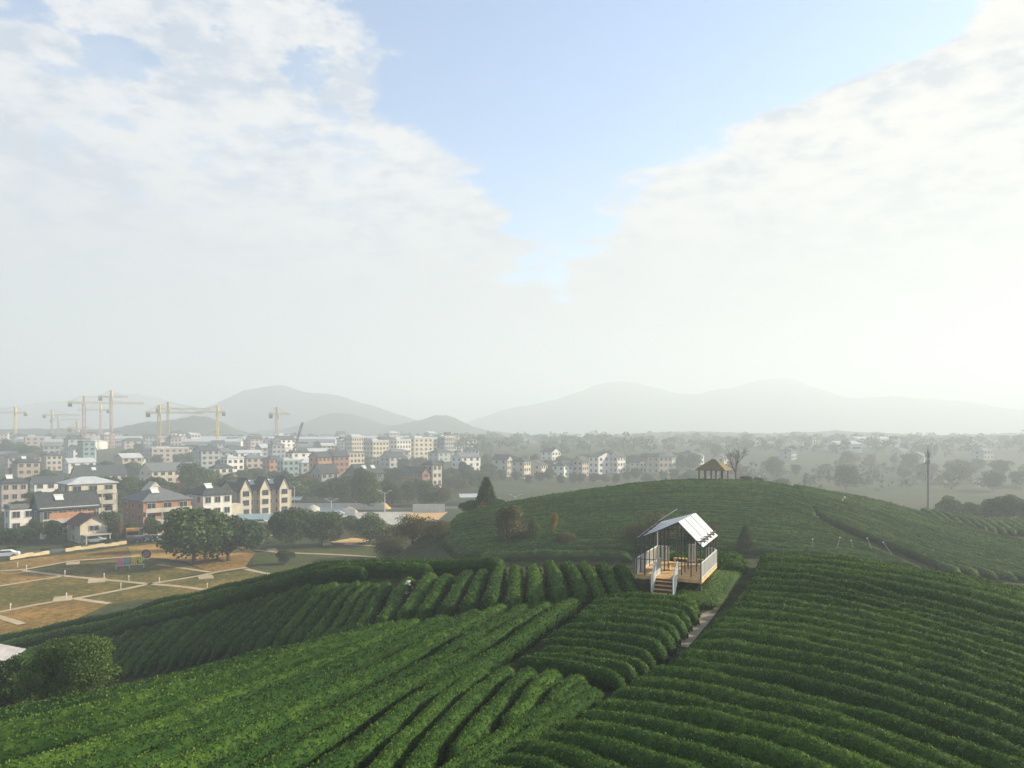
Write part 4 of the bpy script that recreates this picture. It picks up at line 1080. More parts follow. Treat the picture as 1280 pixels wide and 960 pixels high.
# second rank
mid = [
 ('pink house with tall red windows at the frame edge', 2, 226, 7, 8, 3, 'hip', 2.2, 'pink', 'slate', {'heater': 1}),
 ('brown house with dark hipped roof and sunlit corner above the pink house', 22, 318, 8.5, 11, 4, 'hip', 2.6, 'tan', 'slate', {'heater': 1}),
 ('white gabled house with slate roof just behind the dark gabled house', 43, 272, 11, 6, 2, 'gable', 2.2, 'white', 'slate', {}),
 ('long dark-roofed hall with sunlit beige front', 98, 318, 20, 12, 2, 'gable', 4.2, 'cream', 'slate', {'nf': 6, 'heater': 1}),
 ('long grey-roofed shed hall behind the tree band', 190, 345, 24, 16, 2, 'gable', 3.6, 'cream', 'grey', {'nf': 7}),
 ('white house with balconies beyond the tree band', 268, 325, 9, 6, 3, 'hip', 2, 'white', 'slate', {'balcony': True}),
 ('tall white block stepped above the white balcony house', 284, 350, 9, 6, 4, 'flat', 1.6, 'white', 'metal', {}),
 ('orange-fronted house right of the stepped white block', 337, 390, 9, 7, 3, 'hip', 2, 'orange', 'slate', {}),
 ('blue-green and white house beside the orange-fronted house', 354, 380, 9.5, 6, 3, 'flat', 1.2, 'teal', 'metal', {}),
 ('pink-grey house in the haze left of the orange-fronted house', 308, 400, 11, 7, 3, 'hip', 2, 'pink', 'grey', {}),
 ('orange terrace with tall windows near the centre of the town', 398, 365, 10, 8, 4, 'gable', 2.4, 'orange', 'slate', {'nf': 4}),
 ('second orange terrace set behind the tall-windowed one', 418, 372, 9, 8, 4, 'gable', 2.4, 'brick', 'slate', {'nf': 3}),
 ('cream terrace right of the orange terraces', 433, 395, 12, 8, 4, 'flat', 1.5, 'cream', 'grey', {'nf': 5}),
 ('dark-roofed villa with skylights behind the road trees', 448, 285, 12, 9, 3, 'gable', 3.4, 'slate', 'slate', {'heater': 2}),
 ('grey villa with steep slate roof left of the skylight villa', 402, 290, 8, 8, 3, 'gable', 3.2, 'grey', 'slate', {'heater': 0}),
 ('red-brick house with slate roof near the shelter hill', 528, 292, 4, 13, 3, 'gablefront', 2.0, 'brick', 'slate', {'nf': 1, 'ns': 3}),
 ('white-columned house front attached to the red-brick house', 541, 296, 5, 7, 4, 'hip', 1.8, 'cream', 'slate', {'nf': 2, 'ns': 2}),
 ('beige slab block under the yellow cranes', 190, 470, 24, 12, 3, 'flat', 1.2, 'pink', 'metal', {'nf': 6}),
 ('blue-green glass block in front of the tallest crane', 104, 450, 7, 11, 5, 'flat', 1.0, 'teal', 'grey', {'nf': 2, 'ns': 3}),
 ('cream-fronted villa below the small twin cranes', 58, 420, 8, 9, 3, 'hip', 2, 'cream', 'slate', {}),
 ('pinkish terrace at the frame edge beneath the wooded knoll', 10, 405, 16, 7, 3, 'hip', 2, 'pink', 'slate', {'nf': 6}),
 ('low house with pale gable left of the white balcony house', 246, 332, 7, 5, 2, 'gablefront', 2, 'cream', 'red', {}),
]
for lab, cu, y, Wd, D, fl, rf, rh, wl, rc, kw in mid:
    kw = dict(kw); kw.setdefault('nf', 3); kw.setdefault('ns', 2)
    house(lab, cu, y, Wd, D, fl, rf, rh, wl, rc, rz=48 + random.uniform(-4, 4), far=y > 330, fh=3.0, **kw)
# apartment blocks
for k, (cu, y, Wd, D, fl, wl) in enumerate([(466, 455, 13, 10, 5, 'cream'), (496, 470, 12, 10, 5, 'white'), (518, 485, 21, 12, 5, 'cream'), (556, 500, 9, 16, 5, 'grey'), (440, 500, 10, 9, 5, 'cream')]):
    house('hazy five-storey apartment block with flat roof, %s block from the orange terraces' % ordw(k + 1 if k < 4 else 5), cu, y, Wd, D, fl, 'flat', 1.6, wl, 'metal', far=True, nf=5, ns=3, group='apartment blocks in the town', name='apartment_block', cat='apartment block')
# row behind the tea hill
rowh = [(585, 470, 8, 8, 'white'), (634, 385, 5, 10, 'cream'), (655, 375, 6, 8, 'cream'), (677, 392, 8, 12, 'cream'), (705, 380, 12, 7, 'white'), (728, 385, 6, 6, 'pink'), (748, 400, 14, 7, 'white'), (772, 405, 7, 6, 'white'),
        (800, 410, 8, 10, 'cream'), (824, 400, 10, 10, 'tan'), (838, 405, 6, 8, 'white'), (612, 440, 7, 9, 'white'), (690, 455, 8, 9, 'white'), (760, 470, 9, 9, 'grey'), (850, 450, 9, 9, 'white'), (865, 430, 9, 8, 'grey'), (905, 440, 12, 8, 'cream')]
rowh.sort()
for k, (cu, y, Wd, D, wl) in enumerate(rowh):
    house('hazy villa in the row behind the shelter hill, %s counted from the pointed conifer' % ordw(k + 1), cu, y, Wd * random.uniform(.8, 1.3), D, (3, 2, 3, 3, 2)[k % 5], ('hip', 'gable', 'gablefront')[k % 3], 2.4, wl, 'slate', rz=46 + random.uniform(-20, 16), far=True, fh=random.uniform(2.8, 3.3), nf=3, ns=2, group='hazy villas behind the shelter hill')
# scattered far houses of the town; too hazy to tell apart
rr = random.Random(21)
for k in range(96):
    for _ in range(40):
        u = rr.uniform(-20, 600); y = rr.uniform(400, 760)
        cx = at(u, y)
        if all((cx - a) ** 2 + (y - b) ** 2 > (c * 0.7 + 8) ** 2 for a, b, c in HOUSES): break
    house('small hazy house in the far part of the town', u, y, rr.uniform(8, 16), rr.uniform(7, 10), rr.choice((2, 2, 3, 3, 4)), rr.choice(('hip', 'gable', 'flat', 'gable')), rr.uniform(1.4, 2.6), rr.choice(('white', 'cream', 'grey', 'grey', 'white', 'tan', 'white', 'pink')), rr.choice(('slate', 'grey', 'metal', 'slate')), rz=48 + rr.uniform(-8, 8), far=True, nf=3, ns=2, door=False, group='small hazy houses in the far town')
for k in range(14):
    u = rr.uniform(860, 1270); y = rr.uniform(430, 760)
    house('pale farmhouse half lost in the mist beyond the shelter hill', u, y, rr.uniform(8, 14), rr.uniform(7, 9), 2, rr.choice(('hip', 'gable')), 2.2, rr.choice(('white', 'cream', 'grey')), rr.choice(('slate', 'grey')), rz=40 + rr.uniform(-15, 15), far=True, nf=3, ns=1, door=False, group='misty farmhouses beyond the shelter hill')
# long white sheds of the works in the distance
def long_shed(label, u0, u1, y, h=7, dep=26, rc='metal'):
    x0, x1 = at(u0, y), at(u1, y); L = x1 - x0; z = gz((x0 + x1) / 2, y)
    o = thing('factory_shed', label, 'factory shed', ((x0 + x1) / 2, y + dep / 2, z), R(random.uniform(-2, 3)), 'long pale factory sheds')
    MB().box((0, 0, h / 2 - .3), (L, dep, h + .6)).build('wall', W_['white'], o)
    r_ = MB()
    n = max(1, int(L / 40))
    for k in range(n):
        a, b = -L / 2 + L * k / n, -L / 2 + L * (k + 1) / n - 0.3
        c = (a + b) / 2
        r_.add([(a, -dep / 2 - .4, h + .05), (b, -dep / 2 - .4, h + .05), (b, dep / 2 + .4, h + .05), (a, dep / 2 + .4, h + .05), (a, 0, h + 2.4), (b, 0, h + 2.4)], [(0, 1, 5, 4), (2, 3, 4, 5), (0, 4, 3), (1, 2, 5), (3, 2, 1, 0)])
    r_.build('roof', Rf[rc], o)
    for k in range(n * 2):
        MB().box((-L / 2 + L * (k + .5) / (n * 2), -dep / 2 - 0.05, h * 0.55), (L / n / 3, 0.1, 1.4)).build('window', M_glass, o)
for a in [('long white factory shed at the foot of the dark hill', 16, 130, 640), ('white factory shed right of the tallest crane', 128, 205, 655), ('white factory shed below the twin yellow cranes', 228, 320, 650), ('low white shed nearer the town at the frame edge', 30, 112, 585), ('low pale shed behind the beige slab block', 205, 300, 590),
          ('low shed in the gap between crane and mobile crane', 300, 420, 640), ('pale shed far along the road to the centre hills', 425, 520, 680), ('bright shed roof out on the misty plain', 1072, 1126, 640), ('second bright shed on the misty plain', 1048, 1078, 560)]:
    long_shed(*a)

# ------------------------------------------------------------------ tower cranes
M_cry = surf('crane_yellow', (0.64, 0.44, 0.10), 0.5, 0.15, 1.0)
M_crr = surf('crane_red', (0.46, 0.27, 0.20), 0.5, 0.15, 1.0)
def lattice(m, p, q, w, step, t):
    p, q = Vector(p), Vector(q); d = (q - p); L = d.length; d.normalize()
    up = Vector((0, 0, 1)) if abs(d.z) < 0.9 else Vector((0, 1, 0)); a = d.cross(up).normalized() * w / 2; b = a.normalized().cross(d) * w / 2
    cs = [a + b, a - b, -a - b, -a + b]
    for c in cs: m.bar(p + c, q + c, t)
    n = max(1, int(L / step))
    for k in range(n):
        s0, s1 = p + d * L * k / n, p + d * L * (k + 1) / n
        for i in range(4):
            c, e = cs[i], cs[(i + 1) % 4]
            m.bar(s0 + c, s1 + e, t * 0.8) if k % 2 else m.bar(s0 + e, s1 + c, t * 0.8)
            m.bar(s1 + c, s1 + e, t * 0.8)
def crane(label, u, y, h, jib, cj, rz, mast='red', w=2.2):
    x = at(u, y); o = thing('tower_crane', label, 'tower crane', (x, y, gz(x, y)), R(rz), 'tower cranes over the town')
    m = MB(); lattice(m, (0, 0, 0), (0, 0, h), w * 0.8, 3.0, 0.26); m.build('mast', M_crr if mast == 'red' else M_cry, o)
    m = MB(); lattice(m, (1, 0, h + 1.6), (jib, 0, h + 1.6), 1.2, 3.0, 0.20); m.build('jib', M_cry, o)
    m = MB(); lattice(m, (-1, 0, h + 1.4), (-cj, 0, h + 1.4), 1.4, 3.0, 0.30); m.build('counter_jib', M_cry, o)
    MB().bar((0, 0, h), (0, 0, h + 7), 1.6).build('tower_top', M_cry, o)
    MB().bar((0, 0, h + 7), (jib * 0.65, 0, h + 2.3), 0.25).bar((0, 0, h + 7), (-cj * .9, 0, h + 2.2), 0.25).build('tie_bar', M_cry, o)
    MB().box((-cj + 1.5, 0, h - 0.3), (2.6, 1.6, 3.2)).build('counterweight', M_dark, o)
    MB().box((1.3, -1.6, h - 0.9), (1.8, 1.6, 2.2)).build('cab', M_wht, o)
    return o
CR = [('tall yellow crane with red mast and counterweight pointing to the frame edge', 105, 560, 38, 42, 11, 22, 'red', 2.6), ('tall slim crane next to the tallest crane, long thin jib', 139, 600, 43, 13, 10, 8, 'red', 2.2),
      ('fainter crane between the two tall cranes', 126, 720, 34, 26, 10, 170, 'red', 2.0), ('pale crane near the frame edge with a long jib', 19, 680, 30, 40, 12, 176, 'yellow', 2.0),
      ('small faint crane right of the frame-edge crane', 65, 760, 30, 28, 9, 10, 'red', 1.8), ('shortest faint crane beside the small one', 73, 800, 26, 22, 9, 5, 'red', 1.8),
      ('front yellow crane of the twin pair over the beige slab', 199, 520, 31, 30, 9, 12, 'yellow', 2.4), ('rear yellow crane of the twin pair over the beige slab', 210, 580, 33, 32, 9, 16, 'yellow', 2.0),
      ('pale crane before the slope of the dark hill', 272, 620, 30, 20, 7, 178, 'yellow', 2.0), ('yellow crane left of the mobile crane boom', 346, 560, 29, 10, 6, 10, 'yellow', 2.4), ('low white crane top by the tallest crane mast', 96, 620, 16, 9, 7, 20, 'red', 1.8)]
for c in CR: crane(*c)
x, y = at(364, 500), 500
mc = thing('mobile_crane', 'mobile crane with a dark raised boom near the yellow crane', 'mobile crane', (x, y, gz(x, y)), 0)
MB().box((0, 0, 1.6), (9, 2.6, 1.6)).box((-3.2, 0, 3.0), (2.2, 2.4, 1.6)).build('body', M_cry, mc)
m = MB(); lattice(m, (0.5, 0, 2.4), (8, 0, 26), 1.1, 2.5, 0.3); m.build('boom', M_dark, mc)
for sx in (-3, 0, 3):
    for sy in (-1.2, 1.2): MB().tube((sx, sy - .25, 0.6), (sx, sy + .25, 0.6), 0.6, n=12).build('wheel', M_rubber, mc)

# ------------------------------------------------------------------ telephone mast
x, y = at(1160, 200), 200
tm_ = thing('telephone_mast', 'tall grey telephone mast rising out of the mist', 'mast', (x, y, gz(x, y)), 0)
z0 = gz(x, y); top = -(563 - HV) / F * y; hm = top - z0
MB().tube((0, 0, -0.5), (0, 0, hm), 0.30, 0.20, 10).build('pole', surf('mast_grey', (0.05, 0.05, 0.045), 0.6), tm_)
for k, zz in enumerate((hm - 3.2, hm - 1.4)):
    m = MB().tube((0, 0, zz - 0.08), (0, 0, zz + 0.08), 0.5, n=12); m.build('platform', M_dark, tm_)
    for i in range(3):
        a = 2.1 * i + 0.4; MB().box((0.5 * math.cos(a), 0.5 * math.sin(a), zz), (0.25, 0.25, 1.5), a).build('antenna', M_dark, tm_)
MB().tube((0, 0, hm), (0, 0, hm + 1.6), 0.06, n=6).build('lightning_rod', M_dark, tm_)
x, y = at(1165.5, 420), 420
tm2 = thing('telephone_mast', 'faint thin mast far behind the tall grey telephone mast', 'mast', (x, y, gz(x, y)), 0)
hm = -(546 - HV) / F * y - gz(x, y)
MB().tube((0, 0, 0), (0, 0, hm), 0.35, 0.2, 8).build('pole', W_['grey'], tm2)
MB().tube((0, 0, hm * .8), (0, 0, hm * .8 + .3), 0.9, n=10).build('platform', M_dark, tm2)

# ------------------------------------------------------------------ fields, paths and road on the plain
def plane_pts(uv): return [on_plain(u, v) for u, v in uv]
def sheet(name, uv, mat, lift, sub=3.0):
    """a piece of ground cut to an outline and laid on the plain"""
    P = [Vector(p) for p in plane_pts(uv)]
    me = bpy.data.meshes.new(name); bm = bmesh.new()
    bm.faces.new([bm.verts.new((p.x, p.y, p.z + lift)) for p in P]); bmesh.ops.triangulate(bm, faces=bm.faces)
    bmesh.ops.recalc_face_normals(bm, faces=bm.faces)
    for f in bm.faces:
        if f.normal.z < 0: f.normal_flip()
    bm.to_mesh(me); bm.free(); me.materials.append(mat)
    return props(link(name, me), kind='structure')
def soil(name, stops, s1=0.12, s2=1.2, rows=None):
    m, nt, out = nmat(name); g = N(nt, 'ShaderNodeNewGeometry'); p = N(nt, 'ShaderNodeBsdfPrincipled'); p.inputs['Roughness'].default_value = 0.95; p.inputs['Specular IOR Level'].default_value = 0.05
    def nz(s, d=6):
        n = N(nt, 'ShaderNodeTexNoise'); n.inputs['Scale'].default_value = s; n.inputs['Detail'].default_value = d; n.inputs['Roughness'].default_value = 0.7
        nt.links.new(g.outputs['Position'], n.inputs['Vector']); return n.outputs[0]
    ad = N(nt, 'ShaderNodeMath', operation='MULTIPLY_ADD'); nt.links.new(nz(s2), ad.inputs[0]); ad.inputs[1].default_value = 0.55; 
    sc = N(nt, 'ShaderNodeMath', operation='MULTIPLY'); nt.links.new(nz(s1), sc.inputs[0]); sc.inputs[1].default_value = 0.45; nt.links.new(sc.outputs[0], ad.inputs[2])
    nt.links.new(ramp(nt, ad.outputs[0], stops), p.inputs['Base Color'])
    b = N(nt, 'ShaderNodeBump'); b.inputs['Strength'].default_value = 1.0; b.inputs['Distance'].default_value = 0.25; nt.links.new(nz(3.0), b.inputs['Height']); nt.links.new(b.outputs[0], p.inputs['Normal'])
    nt.links.new(p.outputs[0], out.inputs[0]); return m
S_brown = soil('stubble_soil', [(0.36, (0.060, 0.060, 0.018)), (0.48, (0.19, 0.125, 0.036)), (0.60, (0.36, 0.205, 0.07))])
S_green = soil('young_crop', [(0.36, (0.045, 0.062, 0.018)), (0.48, (0.105, 0.100, 0.028)), (0.60, (0.27, 0.17, 0.052))])
S_ochre = soil('ochre_grass', [(0.36, (0.19, 0.125, 0.04)), (0.5, (0.36, 0.22, 0.07)), (0.62, (0.50, 0.32, 0.11))])
S_mead = soil('meadow_grass', [(0.36, (0.035, 0.05, 0.018)), (0.5, (0.065, 0.078, 0.026)), (0.62, (0.11, 0.11, 0.04))], 0.05)
sheet('field', [(-60, 716), (30, 714), (120, 701), (170, 698), (232, 706), (262, 715), (180, 731), (120, 724)], S_green, 0.02)
sheet('field', [(-60, 715), (31, 714.5), (82, 721), (0, 734), (-60, 742)], S_brown, 0.03)
sheet('field', [(0, 733.5), (82, 721), (186, 731), (93, 749), (9, 764), (-80, 780), (-80, 748)], S_green, 0.024)
sheet('field', [(-80, 780), (9, 764), (93, 750), (137, 756), (60, 790), (-60, 800)], S_brown, 0.028)
sheet('field', [(93, 749), (186, 731), (249, 722), (310, 712), (330, 722), (260, 740), (137, 757)], S_green, 0.032)
sheet('field', [(220, 697), (320, 690), (305, 711), (262, 716)], S_brown, 0.036)
sheet('field', [(-60, 712), (0, 703), (66, 695), (110, 690), (158, 683), (224, 677), (236, 700), (170, 697), (120, 700), (72, 704), (28, 712)], S_brown, 0.012)
sheet('field', [(160, 684), (224, 677), (300, 680), (318, 690), (240, 703), (200, 698), (165, 696)], S_ochre, 0.044)
sheet('field', [(318, 680), (430, 676), (500, 684), (480, 700), (380, 716), (315, 722)], S_mead, 0.02)
sheet('field', [(412, 678), (440, 673), (468, 675), (440, 681)], M_sand, 0.06)
sheet('field', [(505, 642), (560, 640), (548, 650), (510, 651)], M_sand, 0.06)
M_cpath = surf('pale_concrete_path', (0.42, 0.33, 0.205), 0.9, 0.25, 0.3)
def strip(uv, w, lift=0.07, mat=None, name='path'):
    P = np.array([(p[0], p[1]) for p in plane_pts(uv)]); P = smooth_line(P, 24, 1)
    return ribbon_xy(name, P, w, mat or M_cpath, lift)
for uv in ([(-40, 716), (0, 713.5), (28, 713), (72, 705), (96, 701), (120, 699.5), (155, 697), (175, 696)], [(28, 713.5), (82, 720.5), (120, 724.5), (186, 730.5), (220, 733.5), (259, 738)], [(-50, 742), (0, 733), (79, 721)],
           [(-30, 772), (9, 764), (57, 754), (93, 749), (151, 738), (186, 731), (249, 721), (269, 716), (309, 710)], [(96, 749.5), (137, 756)], [(-20, 766), (28, 781)], [(197, 706), (230, 711), (262, 716)], [(307, 712), (330, 717), (346, 719)],
           [(318, 688), (350, 691), (420, 694), (470, 697)], [(430, 681), (470, 683)]):
    strip(uv, 1.05)
for k, (u, v, w) in enumerate([(91, 705, 2.4), (121, 727, 2.8), (78, 749.5, 2.6), (257, 722, 2.6), (340, 688, 2.0), (408, 681, 2.2)]):
    x, y, z = on_plain(u, v); props(MB().box((x, y, z + 0.06), (w * 0.9, w * 1.35, 0.12), 0.5).build('paving', M_cpath), kind='structure')
# village street with its low cream wall
M_kerb = surf('cream_wall', (0.50, 0.40, 0.24), 0.9, 0.2, 0.5)
strip([(-60, 706), (0, 697), (60, 690), (105, 684), (160, 677.5), (230, 671)], 5.0, 0.05, M_asph, 'road')
kp = np.array([(p[0], p[1]) for p in plane_pts([(12, 700.5), (20, 698.5), (60, 693), (105, 687), (158, 680.5)])]); kp = smooth_line(kp, 16, 1)
m = MB()
for q, (a, b) in enumerate(zip(kp[:-1], kp[1:])):
    if q not in (5, 6): m.bar((a[0], a[1], -23.8 + 0.12 * (q % 3)), (b[0], b[1], -23.8 + 0.12 * (q % 3)), 0.3, 0.75)
props(m.build('garden_wall', M_kerb), 'low cream wall along the village street above the fields', 'wall')
strip([(330, 640), (420, 637), (480, 636), (600, 634)], 7.0, 0.05, M_asph, 'road')
strip([(-60, 740), (-30, 745)], 1.0)
for k, (u, v, w, h) in enumerate([(30, 697, 14, 6), (47, 693, 12, 7), (78, 687, 16, 7), (92, 686, 10, 6), (128, 681, 14, 7), (6, 690, 16, 8)]):
    x, y, z = on_plain(u, v); tree('bush%d' % (k % 3), x, y + 2.2, h * y / F, w * y / F, 'low roadside shrub, %s along the cream wall from the white car' % ordw(k + 1), 'low shrubs along the village street')
# meadow and yard beside the main road
sheet('ground_patch', [(330, 642), (480, 640), (560, 640), (540, 652), (440, 660), (330, 656)], M_conc, 0.03)

def hoarding(u0, u1, v, h, label):
    (x0, y0, z), (x1, y1, _) = on_plain(u0, v), on_plain(u1, v)
    o = thing('hoarding', label, 'hoarding', (x0, y0, z), math.atan2(y1 - y0, x1 - x0)); L = math.hypot(x1 - x0, y1 - y0); n = int(L / 3)
    m = MB()
    for k in range(n): m.box((L * (k + .5) / n, 0, h / 2 + 0.1), (L / n - 0.06, 0.06, h))
    m.build('panel', M_wht, o)
    m = MB()
    for k in range(n + 1): m.box((L * k / n, 0.09, h / 2), (0.08, 0.08, h + 0.3))
    m.build('support_post', W_['grey'], o)
hoarding(345, 480, 638, 2.2, 'long pale site hoarding along the main road behind the meadow trees')
hoarding(400, 444, 644, 2.0, 'short white hoarding in front of the long one')
hoarding(516, 556, 641, 2.6, 'white hoarding at the foot of the shelter hill')
def heap(u, v, w, h, mat, label):
    x, y, z = on_plain(u, v); m = MB(); rr = random.Random(int(u)); n = 16
    vs = [(0, 0, h)] + [((w * (0.5 if j else 0.28)) * math.cos(2 * math.pi * i / n) * rr.uniform(.85, 1.1), (w * (0.5 if j else 0.28)) * math.sin(2 * math.pi * i / n) * rr.uniform(.85, 1.1), 0 if j else h * rr.uniform(.5, .75)) for j in (0, 1) for i in range(n)]
    fs = [(0, 1 + i, 1 + (i + 1) % n) for i in range(n)] + [(1 + i, 1 + n + i, 1 + n + (i + 1) % n, 1 + (i + 1) % n) for i in range(n)]
    m.add(vs, fs); o = m.build('soil_heap', mat, None, True); o.location = (x, y, z - .05); props(o, label, 'heap')
heap(392, 641, 8, 2.6, surf('pale_spoil', (0.5, 0.45, 0.36), 0.95, 0.2, 0.5), 'pale heap of spoil in the yard by the main road')
heap(434, 640, 7, 2.0, M_sand, 'ochre soil heap near the hoarding end')
heap(478, 636, 6, 2.2, M_sand, 'ochre soil heap under the twin-arm street lamp')
heap(330, 668, 7, 1.0, surf('pale_spoil_b', (0.55, 0.42, 0.30), 0.95, 0.2, 0.5), 'low pale heap left of the round meadow tree')

# ------------------------------------------------------------------ street furniture and vehicles
def lamp(u, v, h, label, twin=True):
    x, y, z = on_plain(u, v); o = thing('street_lamp', label, 'street lamp', (x, y, z), 0, 'street lamps on the main road')
    MB().tube((0, 0, 0), (0, 0, h), 0.14, 0.08, 8).build('pole', M_wht, o)
    for s_ in ((-1, 1) if twin else (1,)):
        a = MB().tube((0, 0, h - 0.4), (s_ * 1.5, 0, h + 0.5), 0.07, 0.06, 6).build('arm', M_wht, o)
        MB().box((s_ * 1.75, 0, h + 0.55), (0.9, 0.35, 0.14)).build('lamp_head', M_wht, a)
lamp(481, 640, 6.2, 'white twin-arm street lamp behind the hoarding')
lamp(414, 642, 4.0, 'short white street lamp at the yard'); lamp(368, 634, 7.0, 'white street lamp by the teal shed roof'); lamp(644, 640, 5, 'white twin lamp at the edge of the shelter hill')
M_lampw = surf('bollard_white', (0.66, 0.64, 0.58), 0.6)
BL = [(33, 713, 'first'), (81, 720, 'second'), (130, 724, 'third'), (161, 727, 'fourth'), (199, 729, 'fifth'), (151, 737, 'sixth'), (83, 749, 'seventh'), (259, 737, 'eighth'), (13, 763, 'ninth'), (22, 709, 'tenth')]
bp = None
for u, v, w in BL:
    x, y, z = on_plain(u, v)
    if bp is None:
        bp = thing('garden_light', '', 'garden light'); MB().tube((0, 0, 0), (0, 0, 0.7), 0.05, n=8).build('post', M_lampw, bp); MB().tube((0, 0, 0.7), (0, 0, 0.95), 0.10, 0.08, 8).build('lamp_head', M_lampw, bp); o = bp
    else: o = copy_tree(bp)
    o.location = (x, y, z); props(o, {'first': 'white garden light where the two upper field paths meet', 'second': 'white garden light at the fork of the middle field paths', 'third': 'white garden light beside the long paved slab', 'fourth': 'white garden light below the colourful character sign', 'fifth': 'white garden light between the sign and the spreading tree',
        'sixth': 'white garden light midway along the lowest field path', 'seventh': 'white garden light on the lowest paved slab', 'eighth': 'white garden light at the end of the path near the ridge', 'ninth': 'white garden light at the frame-edge bend of the lowest path', 'tenth': 'white garden light near the white car'}[w], group='white garden lights along the field paths')

# colourful sign of four standing characters
x, y, z = on_plain(166, 711)
sg = thing('character_sign', 'colourful sign of four large characters on white legs in the field', 'sign', (x - 0.5, y, z), R(24))
cols = [(0.75, 0.22, 0.40), (0.10, 0.42, 0.50), (0.80, 0.50, 0.05), (0.62, 0.66, 0.08)]
glyph = [  # strokes on a 0..1 square
    [(0, 0, 0, 1), (0, 1, 1, 1), (1, 1, 1, 0), (0, 0, 1, 0), (0.2, .72, .8, .72), (0.2, .42, .8, .42), (.5, .1, .5, .9), (.25, .2, .75, .2)],
    [(0, .8, 1, .8), (.5, 1, .5, 0), (0, .45, 1, .45), (.5, .45, 0, 0), (.5, .45, 1, 0), (.2, .62, .8, .62)],
    [(0, 1, 1, 1), (.5, 1, .5, .5), (.1, .75, .9, .75), (0, .5, 1, .5), (.2, .5, .0, 0), (.8, .5, 1, 0), (.2, .2, .8, .2), (.5, .5, .5, 0)],
    [(.3, 1, 0, .55), (0, .55, .45, .55), (.45, .55, .05, .1), (.6, 1, .6, .05), (.6, .9, 1, .9), (1, .9, .9, .5), (.9, .5, .6, .45), (.1, .3, .5, .3)]]
for k in range(4):
    m = MB()
    for a, b, c, d in glyph[k]: m.bar((0.08 + a * 0.86 - 2.1 + k * 1.12, 0, 0.75 + b * 1.25), (0.08 + c * 0.86 - 2.1 + k * 1.12 + 1e-4, 0, 0.75 + d * 1.25), 0.24, 0.15)
    mt = surf('sign_paint', cols[k], 0.5, 0.1)
    m.build('character', mt, sg)
MB().box((0, 0, 0.66), (4.6, 0.25, 0.12)).build('base_rail', M_wht, sg)
for xx in (-2.2, -0.1, 2.2): MB().box((xx, 0, 0.3), (0.14, 0.2, 0.6)).build('leg', M_wht, sg)
x, y, z = on_plain(183, 699)
rg = thing('ring_ornament', 'dark ring-shaped ornament standing behind the character sign', 'ornament', (x, y, z), R(20))
MB().torus((0, 0, 1.0), 0.72, 0.17, 'y').build('ring', surf('dark_maroon', (0.07, 0.03, 0.03), 0.6), rg)
MB().tube((0, -0.03, 1.0), (0, 0.03, 1.0), 0.56, n=20).build('disc', surf('dusty_pink', (0.42, 0.22, 0.20), 0.6), rg)
MB().box((0, 0, 0.08), (0.9, 0.5, 0.3)).build('plinth', M_conc, rg)

def car_proto(col):
    o = thing('parked_car', '', 'car')
    pm = surf('car_paint', col, 0.3, 0.08, 1.0, spec=0.5)
    prof = [(-2.15, 0.32), (-2.2, 0.72), (-1.75, 0.86), (-1.5, 0.92), (-0.95, 1.38), (0.75, 1.42), (1.45, 0.98), (2.1, 0.88), (2.2, 0.55), (2.12, 0.32)]
    n = len(prof); m = MB()
    vs = [(px, -0.86 if pz < 1.0 else -0.70, pz) for px, pz in prof] + [(px, 0.86 if pz < 1.0 else 0.70, pz) for px, pz in prof]
    m.add(vs, [tuple(range(n)), tuple(range(n, 2 * n))[::-1]] + [(i, n + i, n + (i + 1) % n, (i + 1) % n) for i in range(n)])
    m.build('body', pm, o)
    for s_ in (-1, 1):
        MB().slab([(-1.3, s_ * 0.835, 1.0), (1.2, s_ * 0.835, 1.0), (0.7, s_ * 0.735, 1.33), (-0.9, s_ * 0.735, 1.33)], 0.02 * s_).build('side_window', M_glass, o)
        for wx in (-1.35, 1.35):
            w = MB().tube((wx, s_ * 0.70, 0.33), (wx, s_ * 0.89, 0.33), 0.33, n=14).build('wheel', M_rubber, o); MB().tube((wx, s_ * 0.87, 0.33), (wx, s_ * 0.905, 0.33), 0.19, n=10).build('rim', W_['grey'], w)
        MB().box((-2.17, s_ * 0.62, 0.68), (0.1, 0.32, 0.16)).build('headlight', M_wht, o)
    MB().slab([(-1.47, -0.66, 0.97), (-1.47, 0.66, 0.97), (-1.0, 0.6, 1.34), (-1.0, -0.6, 1.34)], -0.02).build('windscreen', M_glass, o)
    return o
CP = {}
def car(col, u, v, rz, label):
    x, y, z = on_plain(u, v)
    if col not in CP: o = CP[col] = car_proto({'white': (0.65, 0.65, 0.62), 'dark': (0.04, 0.045, 0.05), 'grey': (0.22, 0.24, 0.25), 'red': (0.30, 0.05, 0.04)}[col])
    else: o = copy_tree(CP[col])
    o.location = (x, y, z + 0.06); o.rotation_euler = (0, 0, R(rz)); props(o, label, 'car', 'cars about the village')
for a in [('white', 8, 697, 25, 'white car parked at the frame edge beside the street wall'), ('dark', 164, 679, 20, 'dark car parked next to the orange stall'), ('grey', 174, 678, 20, 'grey car parked second from the orange stall'), ('dark', 183, 677.5, 22, 'dark car parked third from the orange stall'),
          ('white', 194, 676.5, 22, 'white car parked fourth from the orange stall, below the brick house'), ('white', 119, 679, 20, 'white car in front of the porch of the small cream house'), ('white', 204, 676, 24, 'white car half hidden by the spreading tree'),
          ('white', 422, 645, 10, 'white van-like car in the building yard'), ('grey', 408, 650, 30, 'grey car in the building yard'), ('white', 412, 655, 15, 'white car closest to the meadow trees in the yard'), ('grey', 343, 660, 20, 'grey car below the townhouse row'), ('white', 325, 656, 20, 'white car at the townhouse door'), ('red', 338, 664, 10, 'red car below the townhouse row')]:
    car(*a)
